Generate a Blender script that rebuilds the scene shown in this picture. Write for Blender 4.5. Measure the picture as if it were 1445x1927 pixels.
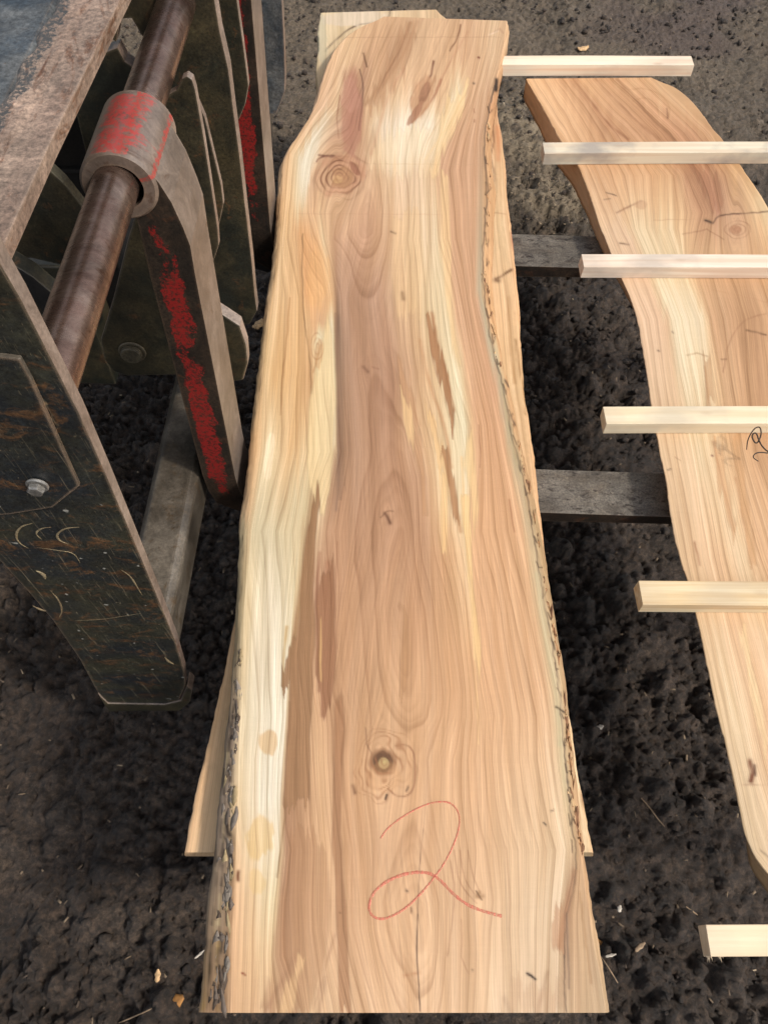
import bpy, bmesh, math, random
import numpy as np
from mathutils import Vector, Matrix
for o in list(bpy.data.objects): bpy.data.objects.remove(o)
S = bpy.context.scene
COL = S.collection
R = math.radians
random.seed(7)
rng = np.random.default_rng(11)

# ------------------------------------------------------------------ camera, sky, sun, exposure
CAMH, PITCH, FPX, CX, CY = 1.57, R(59.5), 1450.0, 722.5, 963.5
cam = bpy.data.cameras.new('camera'); co = bpy.data.objects.new('camera', cam); COL.objects.link(co)
co.location = (0, 0, CAMH); co.rotation_euler = (R(90) - PITCH, 0, 0)
cam.sensor_fit = 'VERTICAL'; cam.sensor_height = 36; cam.lens = 36 * FPX / 1927
cam.clip_start = 0.02; cam.clip_end = 500
S.camera = co
SUN_EL, SUN_AZ = R(47), math.atan2(-0.38, 0.9)       # azimuth measured from +x
sd = Vector((math.cos(SUN_EL) * math.cos(SUN_AZ), math.cos(SUN_EL) * math.sin(SUN_AZ), math.sin(SUN_EL)))
w = bpy.data.worlds.new('World'); S.world = w; w.use_nodes = True
nt = w.node_tree; bg = nt.nodes['Background']; sky = nt.nodes.new('ShaderNodeTexSky')
sky.sky_type = 'NISHITA'; sky.sun_disc = False; sky.sun_elevation = SUN_EL
sky.sun_rotation = math.atan2(sd.x, sd.y); sky.dust_density = 3.0; sky.ozone_density = 0.6
hs = nt.nodes.new('ShaderNodeHueSaturation'); hs.inputs['Saturation'].default_value = .42
nt.links.new(sky.outputs[0], hs.inputs['Color']); nt.links.new(hs.outputs[0], bg.inputs[0]); bg.inputs[1].default_value = 0.15
sl = bpy.data.lights.new('sun', 'SUN'); so = bpy.data.objects.new('sun', sl); COL.objects.link(so)
so.rotation_euler = sd.to_track_quat('Z', 'Y').to_euler()
sl.energy = 2.2; sl.angle = R(6.0); sl.color = (1.0, 0.93, 0.84)
S.view_settings.view_transform = 'Standard'; S.view_settings.look = 'None'
S.view_settings.exposure = 0.36; S.view_settings.gamma = 1
S.render.resolution_x = 767; S.render.resolution_y = 1024
try: S.cycles.max_bounces = 6
except Exception: pass

# ------------------------------------------------------------------ geometry helpers
CT, ST = math.cos(PITCH), math.sin(PITCH)
def ray(px, py):
    a = (px - CX) / FPX; b = -(py - CY) / FPX
    return np.array([a, CT + ST * b, -ST + CT * b])
def PZ(px, py, z):
    d = ray(px, py); t = (z - CAMH) / d[2]
    return np.array([0, 0, CAMH]) + d * t
def PROJ(V):                                            # world points -> survey coordinates on the slab
    V = np.asarray(V, float); q = V - np.array([0, 0, CAMH])
    k = q[..., 1] * CT - q[..., 2] * ST
    return CX + FPX * q[..., 0] / k, CY - FPX * (q[..., 1] * ST + q[..., 2] * CT) / k

def tag(o, label=None, cat=None, group=None, kind=None):
    if label: o['label'] = label
    if cat: o['category'] = cat
    if group: o['group'] = group
    if kind: o['kind'] = kind
    return o
def empty(name, loc=(0, 0, 0)):
    o = bpy.data.objects.new(name, None); COL.objects.link(o); o.location = loc; o.empty_display_size = .1
    return o
def link(name, me, mat, parent=None, smooth=False):
    o = bpy.data.objects.new(name, me); COL.objects.link(o)
    if mat: me.materials.append(mat)
    if smooth: me.polygons.foreach_set('use_smooth', [True] * len(me.polygons))
    if parent:
        o.parent = parent
        o.matrix_parent_inverse = Matrix.Translation(-Vector(parent_world(parent)))
    return o
def parent_world(p):
    v = Vector(p.location)
    while p.parent: p = p.parent; v = v if p is None else v
    return v if not p or p is None else v
def mesh_quads(name, V, F):
    me = bpy.data.meshes.new(name); V = np.asarray(V, np.float32); F = np.asarray(F, np.int32)
    me.vertices.add(len(V)); me.vertices.foreach_set('co', V.ravel())
    n = F.shape[1]
    me.loops.add(F.size); me.loops.foreach_set('vertex_index', F.ravel())
    me.polygons.add(len(F)); me.polygons.foreach_set('loop_start', np.arange(0, F.size, n, dtype=np.int32))
    me.polygons.foreach_set('loop_total', np.full(len(F), n, np.int32))
    me.update(calc_edges=True); me.validate()
    return me
def grid_faces(nr, nc, wrap=False):
    i = np.arange(nr - 1)[:, None]; j = np.arange(nc if wrap else nc - 1)[None, :]
    j2 = (j + 1) % nc
    return np.stack([i * nc + j, i * nc + j2, (i + 1) * nc + j2, (i + 1) * nc + j], -1).reshape(-1, 4)
def set_col(me, C, name='Col'):
    a = me.color_attributes.new(name, 'FLOAT_COLOR', 'POINT')
    A = np.ones((len(C), 4), np.float32); A[:, :3] = C; a.data.foreach_set('color', A.ravel())
def set_f(me, name, f):
    a = me.attributes.new(name, 'FLOAT', 'POINT'); a.data.foreach_set('value', np.asarray(f, np.float32))
def bevel(o, wdt=.002, seg=2, ang=35):
    m = o.modifiers.new('bevel', 'BEVEL'); m.width = wdt; m.segments = seg; m.limit_method = 'ANGLE'; m.angle_limit = R(ang)
    return o

# numpy noise
_lat = rng.random((256, 256))
def vn(x, y, seed=0):
    x = np.asarray(x, float) + seed * 17.37; y = np.asarray(y, float) + seed * 9.71
    xi = np.floor(x).astype(int); yi = np.floor(y).astype(int); fx = x - xi; fy = y - yi
    fx = fx * fx * (3 - 2 * fx); fy = fy * fy * (3 - 2 * fy)
    a = _lat[xi & 255, yi & 255]; b = _lat[(xi + 1) & 255, yi & 255]
    c = _lat[xi & 255, (yi + 1) & 255]; d = _lat[(xi + 1) & 255, (yi + 1) & 255]
    return (a + (b - a) * fx) * (1 - fy) + (c + (d - c) * fx) * fy
def fbm(x, y, o=4, seed=0):
    s = 0; a = .5; t = 0
    for k in range(o):
        s = s + a * vn(x * 2 ** k, y * 2 ** k, seed + k * 3); t += a; a *= .5
    return s / t
def srgb(c):
    c = np.asarray(c, float) / 255
    return np.where(c <= .04045, c / 12.92, ((c + .055) / 1.055) ** 2.4)
GAIN = 1.22
def sm(e0, e1, x):
    t = np.clip((x - e0) / (e1 - e0), 0, 1); return t * t * (3 - 2 * t)

# ------------------------------------------------------------------ node helpers
def new_mat(name):
    m = bpy.data.materials.new(name); m.use_nodes = True
    n = m.node_tree.nodes; return m, n, m.node_tree.links, n['Principled BSDF']
def nd(n, t, **kw):
    x = n.new(t)
    for k, v in kw.items():
        if k in x.inputs: x.inputs[k].default_value = v
        else: setattr(x, k, v)
    return x
def ramp(n, stops):
    r = n.new('ShaderNodeValToRGB'); e = r.color_ramp.elements
    while len(e) < len(stops): e.new(.5)
    for k, (p, c) in enumerate(stops):
        e[k].position = p; e[k].color = (c, c, c, 1) if isinstance(c, (int, float)) else (*c, 1)
    return r
def mixc(n, l, fac, a, b, mode='MIX'):
    x = n.new('ShaderNodeMix'); x.data_type = 'RGBA'; x.blend_type = mode
    for s, v in ((x.inputs['Factor'], fac), (x.inputs['A'], a), (x.inputs['B'], b)):
        if hasattr(v, 'is_linked') or hasattr(v, 'links'): l.new(v, s)
        elif isinstance(v, (int, float)): s.default_value = v
        else: s.default_value = (*v, 1)
    return x.outputs['Result']
def mth(n, l, op, a, b=0.0, clamp=False):
    x = n.new('ShaderNodeMath'); x.operation = op; x.use_clamp = clamp
    for s, v in ((x.inputs[0], a), (x.inputs[1], b)):
        if isinstance(v, (int, float)): s.default_value = v
        else: l.new(v, s)
    return x.outputs[0]
def coords(n, l, scale=(1, 1, 1), rot=(0, 0, 0)):
    t = n.new('ShaderNodeTexCoord'); m = n.new('ShaderNodeMapping'); m.inputs['Scale'].default_value = scale
    m.inputs['Rotation'].default_value = rot
    l.new(t.outputs['Object'], m.inputs[0]); return m.outputs[0]

def wood_attr_mat(name, rough=.62, kerf=1.0, ringk=.52):
    m, n, l, b = new_mat(name)
    at = nd(n, 'ShaderNodeVertexColor', layer_name='Col')
    fl = nd(n, 'ShaderNodeAttribute', attribute_name='flow'); tc = n.new('ShaderNodeTexCoord'); sx = n.new('ShaderNodeSeparateXYZ'); l.new(tc.outputs['Object'], sx.inputs[0])
    cv = n.new('ShaderNodeCombineXYZ'); l.new(mth(n, l, 'MULTIPLY', fl.outputs['Fac'], 11.0), cv.inputs[0]); l.new(mth(n, l, 'MULTIPLY', sx.outputs[1], 7.0), cv.inputs[1]); l.new(mth(n, l, 'MULTIPLY', sx.outputs[2], 90.0), cv.inputs[2])
    g = nd(n, 'ShaderNodeTexNoise', Scale=1.0, Detail=5.0, Roughness=.7); l.new(cv.outputs[0], g.inputs['Vector'])
    rg = nd(n, 'ShaderNodeAttribute', attribute_name='ring'); wob = nd(n, 'ShaderNodeTexNoise', Scale=22.0, Detail=3.0); l.new(tc.outputs['Object'], wob.inputs['Vector'])
    rv = mth(n, l, 'ADD', rg.outputs['Fac'], mth(n, l, 'MULTIPLY', wob.outputs[0], .10))
    fr = mth(n, l, 'FRACT', rv); ix = mth(n, l, 'FLOOR', rv)
    wn = nd(n, 'ShaderNodeTexWhiteNoise', noise_dimensions='1D'); l.new(ix, wn.inputs['W'])
    ln = ramp(n, [(.30, 0.), (.66, .30), (.80, 1.), (.88, 1.), (.94, 0.)]); l.new(fr, ln.inputs[0])
    fade = nd(n, 'ShaderNodeTexNoise', Scale=4.0, Detail=2.0); l.new(tc.outputs['Object'], fade.inputs['Vector'])
    fd = ramp(n, [(.32, .45), (.6, 1.)]); l.new(fade.outputs[0], fd.inputs[0])
    lw = mth(n, l, 'MULTIPLY', mth(n, l, 'MULTIPLY', ln.outputs[0], mth(n, l, 'ADD', mth(n, l, 'MULTIPLY', wn.outputs[0], .75), .25)), mth(n, l, 'MULTIPLY', fd.outputs[0], ringk))
    f3 = mth(n, l, 'FRACT', mth(n, l, 'MULTIPLY', rv, 3.0)); l3 = ramp(n, [(.35, 0.), (.8, .20), (.95, 0.)]); l.new(f3, l3.inputs[0])
    lw = mth(n, l, 'ADD', lw, mth(n, l, 'MULTIPLY', l3.outputs[0], ringk), True)
    tn = nd(n, 'ShaderNodeTexNoise', noise_dimensions='1D', Scale=.8, Detail=3.0); l.new(rv, tn.inputs['W'])
    tr_ = ramp(n, [(.3, (.88, .86, .82)), (.7, (1.09, 1.09, 1.10))]); l.new(tn.outputs[0], tr_.inputs[0])
    r1 = ramp(n, [(.30, .84), (.70, 1.12)]); l.new(g.outputs[0], r1.inputs[0])
    c = mixc(n, l, 1.0, at.outputs[0], r1.outputs[0], 'MULTIPLY'); c = mixc(n, l, .75, c, tr_.outputs[0], 'MULTIPLY'); c = mixc(n, l, lw, c, mixc(n, l, 1.0, c, (.52, .42, .34), 'MULTIPLY'))
    kv = nd(n, 'ShaderNodeTexNoise', Scale=1.0, Detail=4.0, Distortion=1.5); l.new(coords(n, l, (14, 90, 20)), kv.inputs['Vector'])
    r2 = ramp(n, [(.3, .985), (.7, 1.01)]); l.new(kv.outputs[0], r2.inputs[0])
    c = mixc(n, l, kerf, c, r2.outputs[0], 'MULTIPLY')
    l.new(c, b.inputs['Base Color'])
    b.inputs['Roughness'].default_value = rough; b.inputs['Specular IOR Level'].default_value = .28
    h = mth(n, l, 'ADD', g.outputs[0], mth(n, l, 'MULTIPLY', kv.outputs[0], .25))
    bp = nd(n, 'ShaderNodeBump', Strength=.35, Distance=.0015); l.new(h, bp.inputs['Height']); l.new(bp.outputs[0], b.inputs['Normal'])
    return m

def pine_mat(name, a, bcol, grey=.0, seed=0., front=1.0):
    m, n, l, b = new_mat(name)
    v = coords(n, l, (3.2, 95, 95), (0, 0, 0))
    mp = nd(n, 'ShaderNodeVectorMath', operation='ADD'); mp.inputs[1].default_value = (seed * 3.1, seed * 7.7, seed * 2.3); l.new(v, mp.inputs[0])
    g = nd(n, 'ShaderNodeTexNoise', Scale=1.0, Detail=3.0, Distortion=.35); l.new(mp.outputs[0], g.inputs['Vector'])
    r = ramp(n, [(.35, a), (.5, tuple(.5 * (x + y) for x, y in zip(a, bcol))), (.62, bcol)]); l.new(g.outputs[0], r.inputs[0])
    s = nd(n, 'ShaderNodeTexNoise', Scale=1.0, Detail=4.0); l.new(coords(n, l, (9, 14, 14)), s.inputs['Vector'])
    rs = ramp(n, [(.46, 0.), (.66, min(1., grey + .18))]); l.new(s.outputs[0], rs.inputs[0])
    c = mixc(n, l, rs.outputs[0], r.outputs[0], (.33, .29, .25))
    # tiny knots
    vo = nd(n, 'ShaderNodeTexVoronoi', Scale=1.0); l.new(coords(n, l, (7, 16, 16)), vo.inputs['Vector'])
    rk = ramp(n, [(.03, 1.), (.12, 0.)]); l.new(vo.outputs['Distance'], rk.inputs[0])
    c = mixc(n, l, mth(n, l, 'MULTIPLY', rk.outputs[0], .35), c, (.30, .16, .08))
    l.new(c, b.inputs['Base Color']); b.inputs['Roughness'].default_value = .7; b.inputs['Specular IOR Level'].default_value = .2
    f = nd(n, 'ShaderNodeTexNoise', Scale=1.0, Detail=4.0); l.new(coords(n, l, (30, 500, 500)), f.inputs['Vector'])
    bp = nd(n, 'ShaderNodeBump', Strength=.3, Distance=.001); l.new(f.outputs[0], bp.inputs['Height']); l.new(bp.outputs[0], b.inputs['Normal'])
    return m

def metal_mat(name, base, dirt, rust, rust_amt=.5, dirt_amt=.5, edge=.6, edge_col=(.30, .21, .14), rough=(.45, .75), metallic=.0,
              scale=1.0, streak=(1, 1, 1), scratch=.0, red=None, spec=.5, pale=.0, rstr=(1, 1, .7), grain=1.0):
    m, n, l, b = new_mat(name)
    n1 = nd(n, 'ShaderNodeTexNoise', Scale=9.0 * scale, Detail=8.0, Roughness=.68); l.new(coords(n, l, streak), n1.inputs['Vector'])
    n2 = nd(n, 'ShaderNodeTexNoise', Scale=26.0 * scale, Detail=7.0, Roughness=.75, Distortion=.6); l.new(coords(n, l, streak), n2.inputs['Vector'])
    n3 = nd(n, 'ShaderNodeTexNoise', Scale=260.0, Detail=3.0, Roughness=.7); l.new(coords(n, l), n3.inputs['Vector'])
    rd = ramp(n, [(.62 - .3 * dirt_amt, 0.), (.78 - .22 * dirt_amt, 1.)]); l.new(n1.outputs[0], rd.inputs[0])
    c = mixc(n, l, rd.outputs[0], base, dirt)
    rr = ramp(n, [(.66 - .22 * rust_amt, 0.), (.74 - .2 * rust_amt, 1.)]); l.new(n2.outputs[0], rr.inputs[0])
    c = mixc(n, l, rr.outputs[0], c, rust)
    n4 = nd(n, 'ShaderNodeTexNoise', Scale=14.0, Detail=9.0, Roughness=.8, Distortion=1.0); l.new(coords(n, l), n4.inputs['Vector'])
    g4 = ramp(n, [(.3, .45), (.5, .95), (.7, 1.6)]); l.new(n4.outputs[0], g4.inputs[0])
    c = mixc(n, l, 1.0, c, g4.outputs[0], 'MULTIPLY')
    gr = ramp(n, [(.25, 1 - .6 * grain), (.75, 1 + .75 * grain)]); l.new(n3.outputs[0], gr.inputs[0])
    c = mixc(n, l, 1.0, c, gr.outputs[0], 'MULTIPLY')
    if scratch:
        for (sc, rot, d, th) in (((260, 260, 9), (0, .9, 0), 1.2, .70), ((240, 200, 14), (.3, -1.15, .2), 2.2, .72), ((90, 90, 20), (.3, -.25, .2), 6., .72)):
            s = nd(n, 'ShaderNodeTexNoise', Scale=1.0, Detail=2.0, Distortion=d); l.new(coords(n, l, sc, rot), s.inputs['Vector'])
            sr = ramp(n, [(th - .05, 0.), (th + .04, scratch)]); l.new(s.outputs[0], sr.inputs[0])
            c = mixc(n, l, sr.outputs[0], c, (.36, .29, .18))
    if red:
        rn = nd(n, 'ShaderNodeTexNoise', Scale=34.0, Detail=10.0, Roughness=.78); l.new(coords(n, l, rstr), rn.inputs['Vector'])
        at = nd(n, 'ShaderNodeAttribute', attribute_name='paint')
        f = mth(n, l, 'ADD', mth(n, l, 'MULTIPLY', at.outputs['Fac'], .47), rn.outputs[0])
        fr = ramp(n, [(.80, 0.), (.835, .9)]); l.new(f, fr.inputs[0])
        rs_ = nd(n, 'ShaderNodeTexNoise', Scale=190.0, Detail=5.0, Roughness=.8); l.new(coords(n, l), rs_.inputs['Vector']); rs2 = ramp(n, [(.42, .15), (.52, 1.)]); l.new(rs_.outputs[0], rs2.inputs[0])
        c = mixc(n, l, mth(n, l, 'MULTIPLY', fr.outputs[0], rs2.outputs[0]), c, red)
    if pale:
        vz = nd(n, 'ShaderNodeTexNoise', Scale=75.0, Detail=1.0); l.new(coords(n, l, (1, 1, 1)), vz.inputs['Vector'])
        pz = ramp(n, [(.76, 0.), (.79, pale)]); l.new(vz.outputs[0], pz.inputs[0])
        c = mixc(n, l, pz.outputs[0], c, (.5, .48, .42))
    bev = nd(n, 'ShaderNodeBevel', samples=4, Radius=.006); ge = n.new('ShaderNodeNewGeometry')
    dt = nd(n, 'ShaderNodeVectorMath', operation='DOT_PRODUCT'); l.new(bev.outputs[0], dt.inputs[0]); l.new(ge.outputs['Normal'], dt.inputs[1])
    er = ramp(n, [(.80, 1.), (.985, 0.)]); l.new(dt.outputs['Value'], er.inputs[0])
    en = mth(n, l, 'MULTIPLY', er.outputs[0], mth(n, l, 'MULTIPLY', n2.outputs[0], 1.9 * edge), True)
    c = mixc(n, l, en, c, edge_col)
    l.new(c, b.inputs['Base Color'])
    ro = nd(n, 'ShaderNodeMapRange'); ro.inputs['To Min'].default_value = rough[0]; ro.inputs['To Max'].default_value = rough[1]
    l.new(n2.outputs[0], ro.inputs[0]); l.new(ro.outputs[0], b.inputs['Roughness'])
    b.inputs['Metallic'].default_value = metallic; b.inputs['Specular IOR Level'].default_value = spec
    h = mth(n, l, 'ADD', mth(n, l, 'MULTIPLY', n2.outputs[0], 1.0), mth(n, l, 'MULTIPLY', n3.outputs[0], .35))
    bp = nd(n, 'ShaderNodeBump', Strength=.38 * max(grain, .35), Distance=.0018); l.new(h, bp.inputs['Height']); l.new(bp.outputs[0], b.inputs['Normal'])
    return m

M = {}
M['slab'] = wood_attr_mat('sawn_elm')
M['slab2'] = wood_attr_mat('sawn_elm_pale', .66, .6, .35)
M['black'] = metal_mat('worn_black_paint', (.012, .015, .017), (.030, .029, .018), (.085, .042, .018), .55, .75, .9, rough=(.25, .55), scratch=.38, streak=(1, 1, 1.6), spec=.6, pale=.6)
M['olive'] = metal_mat('grimy_dark_steel', (.012, .014, .010), (.048, .038, .019), (.075, .038, .016), .35, .75, .5, edge_col=(.20, .16, .11), rough=(.3, .6), spec=.6)
M['blue'] = metal_mat('blue_black_paint', (.022, .032, .042), (.095, .10, .10), (.11, .06, .03), .15, .75, .5, rough=(.45, .7), scale=2.2)
M['rusty'] = metal_mat('bare_rusty_steel', (.17, .115, .085), (.24, .175, .13), (.10, .045, .022), .55, .7, .5, rough=(.45, .7), edge_col=(.30, .22, .16), streak=(1.5, .4, 1.5), red=(.028, .034, .036))
M['edge'] = metal_mat('cut_steel_edge', (.14, .10, .078), (.21, .165, .135), (.10, .05, .03), .35, .7, .3, rough=(.3, .55), streak=(1, 1, .3), grain=.5)
M['shaft'] = metal_mat('rubbed_shaft_steel', (.24, .15, .115), (.32, .23, .18), (.13, .06, .035), .4, .6, .1, rough=(.20, .36), metallic=.9, grain=.15, streak=(1, 3.0, 1), spec=.6)
M['forkred'] = metal_mat('fork_flaking_red', (.014, .010, .007), (.034, .021, .013), (.045, .020, .010), .4, .6, .5, edge_col=(.12, .08, .05), rough=(.55, .8), spec=.3, red=(.25, .010, .009))  # flaking red is real; base darkened to put the narrow side in shade
M['hub'] = metal_mat('hub_worn_red', (.12, .088, .068), (.165, .125, .10), (.075, .04, .025), .35, .6, .4, rough=(.22, .45), spec=.7, grain=.35, red=(.34, .034, .028), rstr=(1, 5, 1))
M['galv'] = metal_mat('grey_worn_tube', (.105, .088, .068), (.045, .036, .026), (.06, .04, .022), .45, .6, .3, edge_col=(.24, .21, .17), rough=(.25, .5), grain=.5)
M['bolt'] = metal_mat('bolt_steel', (.26, .25, .23), (.17, .15, .12), (.12, .07, .04), .2, .4, .5, edge_col=(.5, .48, .45), rough=(.3, .5), metallic=.6)
M['oldbolt'] = metal_mat('grimy_bolt', (.06, .05, .03), (.08, .065, .04), (.08, .05, .03), .2, .4, .6, edge_col=(.16, .13, .09))
M['tine'] = metal_mat('tine_steel', (.115, .10, .08), (.08, .064, .046), (.022, .014, .009), .62, .6, .2, edge_col=(.3, .27, .23), rough=(.4, .65), scale=2.4, streak=(.7, 1.4, 1))
M['galv2'] = metal_mat('dull_frame_edge', (.05, .045, .03), (.08, .07, .04), (.07, .045, .025), .3, .5, .3, edge_col=(.14, .12, .08))
M['dark'] = metal_mat('grease_and_gap_black', (.008, .008, .008), (.015, .012, .010), (.03, .015, .01), .2, .5, .1)  # greasy steel, and the shade colour of the sheet added in the rear gap

# ------------------------------------------------------------------ ground: one sheet to the horizon
def spaced(a0, a1, step, far, n):
    core = np.arange(a0, a1 + step / 2, step)
    gl = a0 - np.geomspace(step, far, n)[::-1]; gr = a1 + np.geomspace(step, far, n)
    return np.concatenate([gl, core, gr])
gx = spaced(-1.55, 1.75, .0062, 120, 34); gy = spaced(-.30, 3.45, .0066, 120, 34)
X, Y = np.meshgrid(gx, gy)
inn = sm(-2.2, -1.5, X) * sm(2.6, 1.7, X) * sm(-1.2, -.3, Y) * sm(5.5, 3.4, Y)
wx = X + .03 * fbm(X * 9, Y * 9, 3, 5); wy = Y + .03 * fbm(X * 9, Y * 9, 3, 9)
big = fbm(wx * 3.0, wy * 3.0, 3, 1)
med = np.clip(1.6 * np.abs(2 * fbm(wx * 10, wy * 10, 4, 2) - 1), 0, 1)
fine = np.clip(2.0 * np.abs(2 * fbm(wx * 31, wy * 31, 3, 4) - 1), 0, 1)
grit = .5 * fbm(X * 75, Y * 75, 3, 6) + .5 * rng.random(X.shape)
# trodden patches stay smoother than the churned soil round them
flat = sm(.50, .62, fbm(wx * 5, wy * 5, 2, 21)) * .6
farflat = sm(1.6, 2.6, Y)
am = (1 - flat) * (1 - .62 * farflat)
cl = np.zeros_like(X)
for k in range(7500):
    a_, b0 = rng.uniform(-1.5, 1.7), rng.uniform(-.28, 3.4)
    if fbm(np.array(a_ * 3.3), np.array(b0 * 3.3), 2, 91) + rng.normal(0, .07) < .47: continue
    rr_ = .007 + .030 * rng.random() ** 2.2; i0, i1 = np.searchsorted(gx, [a_ - rr_, a_ + rr_]); j0, j1 = np.searchsorted(gy, [b0 - rr_, b0 + rr_])
    if i1 <= i0 or j1 <= j0: continue
    ca, sa = math.cos(k), math.sin(k); dx = X[j0:j1, i0:i1] - a_; dy = Y[j0:j1, i0:i1] - b0
    q_ = ((dx * ca + dy * sa) / rr_) ** 2 + ((-dx * sa + dy * ca) / (rr_ * rng.uniform(.55, .95))) ** 2
    q_ = q_ * (1 + .5 * (_lat[(np.arange(j0, j1) * 7)[:, None] & 255, (np.arange(i0, i1) * 5)[None, :] & 255] - .5))
    hgt_ = rr_ * rng.uniform(.6, 1.05) * np.sqrt(np.clip(1 - q_, 0, 1)); cl[j0:j1, i0:i1] = np.maximum(cl[j0:j1, i0:i1], hgt_) + .10 * np.minimum(cl[j0:j1, i0:i1], hgt_)
Z = cl * (1 - .8 * farflat) * (1 - .55 * flat) + (big - .5) * .055 + ((med - .5) * .024 + (fine - .5) * .022) * am + (grit - .5) * .026 * (.5 + .5 * am)
# tyre lug marks left of the machine
lug = np.sin((X * .55 + Y) * 2 * math.pi / .028) * sm(-.62, -.50, X) * sm(-.30, -.40, X) * sm(.10, .2, Y) * sm(.62, .5, Y)
Z = Z + lug * .004
Z = Z * inn - .02
def inpatch(cx, cy, rx, ry): return np.exp(-(((X - cx) / rx) ** 2 + ((Y - cy) / ry) ** 2))
c1 = PZ(985, 250, 0); c2 = PZ(1030, 370, 0)
pile = inpatch(c1[0], c1[1], .10, .16) + inpatch(c2[0] + .03, c2[1], .16, .10)
Z = Z + np.clip(pile, 0, 1) * (.02 + .035 * fbm(X * 26, Y * 26, 3, 8))
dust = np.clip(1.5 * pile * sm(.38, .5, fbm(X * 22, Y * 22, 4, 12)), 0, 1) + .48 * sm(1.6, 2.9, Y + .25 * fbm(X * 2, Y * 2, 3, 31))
reds = sm(.55, .7, fbm(X * 2.1, Y * 2.1, 3, 41)) * sm(.5, 1.1, X)
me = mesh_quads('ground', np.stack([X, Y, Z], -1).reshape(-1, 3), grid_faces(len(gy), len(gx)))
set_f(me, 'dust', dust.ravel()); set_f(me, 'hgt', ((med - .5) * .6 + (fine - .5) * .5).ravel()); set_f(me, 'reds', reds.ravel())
m, n, l, b = new_mat('wet_churned_soil')
d_ = nd(n, 'ShaderNodeAttribute', attribute_name='dust')
n1 = nd(n, 'ShaderNodeTexNoise', Scale=5.0, Detail=6.0, Roughness=.65); l.new(coords(n, l), n1.inputs['Vector'])
n2 = nd(n, 'ShaderNodeTexNoise', Scale=62.0, Detail=8.0, Roughness=.85); l.new(coords(n, l), n2.inputs['Vector'])
n3 = nd(n, 'ShaderNodeTexNoise', Scale=300.0, Detail=2.0); l.new(coords(n, l), n3.inputs['Vector'])
r1 = ramp(n, [(.32, (.021, .0128, .0078)), (.5, (.042, .0268, .0170)), (.66, (.060, .042, .029))]); l.new(n1.outputs[0], r1.inputs[0])
g2 = ramp(n, [(.40, .3), (.5, .9), (.60, 2.2)]); l.new(n2.outputs[0], g2.inputs[0])
c = mixc(n, l, 1., r1.outputs[0], g2.outputs[0], 'MULTIPLY')
dn = mth(n, l, 'MULTIPLY', d_.outputs['Fac'], mth(n, l, 'MULTIPLY', n2.outputs[0], 1.3), True)
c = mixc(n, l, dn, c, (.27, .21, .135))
sp = ramp(n, [(.71, 0.), (.75, .7)]); l.new(n3.outputs[0], sp.inputs[0]); c = mixc(n, l, sp.outputs[0], c, (.20, .16, .12))
ra = nd(n, 'ShaderNodeAttribute', attribute_name='reds'); c = mixc(n, l, mth(n, l, 'MULTIPLY', ra.outputs['Fac'], .5), c, (.062, .036, .034))
l.new(c, b.inputs['Base Color'])
rr_ = nd(n, 'ShaderNodeMapRange'); rr_.inputs['To Min'].default_value = .45; rr_.inputs['To Max'].default_value = .85
l.new(n1.outputs[0], rr_.inputs[0]); l.new(rr_.outputs[0], b.inputs['Roughness']); b.inputs['Specular IOR Level'].default_value = .6
bp = nd(n, 'ShaderNodeBump', Strength=1.0, Distance=.010); l.new(n2.outputs[0], bp.inputs['Height']); l.new(bp.outputs[0], b.inputs['Normal'])
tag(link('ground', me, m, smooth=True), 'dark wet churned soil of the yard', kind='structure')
M['soil'] = m
def gz(x, y):
    i = np.clip(np.searchsorted(gx, x), 0, len(gx) - 1); j = np.clip(np.searchsorted(gy, y), 0, len(gy) - 1)
    return Z[j, i]

# loose crumbs of soil and scattered sawdust: nobody could count them
def ico(sub=1):
    bm = bmesh.new(); bmesh.ops.create_icosphere(bm, subdivisions=sub, radius=1)
    V = np.array([v.co[:] for v in bm.verts]); F = np.array([[v.index for v in f.verts] for f in bm.faces]); bm.free(); return V, F
V0, F0 = ico(1)
N = 26000
cxs = rng.uniform(-1.5, 1.7, N); cys = rng.uniform(-.3, 3.3, N)
keep = fbm(cxs * 4, cys * 4, 3, 77) + rng.normal(0, .08, N) > .45; cxs, cys = cxs[keep], cys[keep]; N = len(cxs)
rad = .0014 + .0100 * rng.random(N) ** 7
nz = 1 + .7 * (rng.random((N, len(V0))) - .5)
scl = rng.uniform(.6, 1.3, (N, 1, 3))
VV = V0[None] * nz[..., None] * scl * rad[:, None, None]
VV[..., 0] += cxs[:, None]; VV[..., 1] += cys[:, None]; VV[..., 2] += gz(cxs, cys)[:, None] + rad[:, None] * .35
FF = (F0[None] + (np.arange(N) * len(V0))[:, None, None]).reshape(-1, 3)
me = mesh_quads('soil_crumbs', VV.reshape(-1, 3), FF)
tag(link('soil_crumbs', me, M['soil']), 'loose crumbs and clods of dark wet soil strewn over the yard', 'soil', kind='stuff')
N = 2600
cxs = np.concatenate([rng.uniform(-1.4, 1.7, 1700), rng.normal(c1[0], .12, 450), rng.normal(c2[0], .15, 450)])
cys = np.concatenate([rng.uniform(-.3, 3.3, 1700) ** 1.0, rng.normal(c1[1], .16, 450), rng.normal(c2[1], .10, 450)])
L = rng.uniform(.002, .006, N); W = rng.uniform(.0008, .0022, N); an = rng.uniform(0, math.pi, N); ti = rng.normal(0, .35, N)
q = np.array([[-1, -1], [1, -1], [1, 1], [-1, 1]])
bx = []
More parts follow.
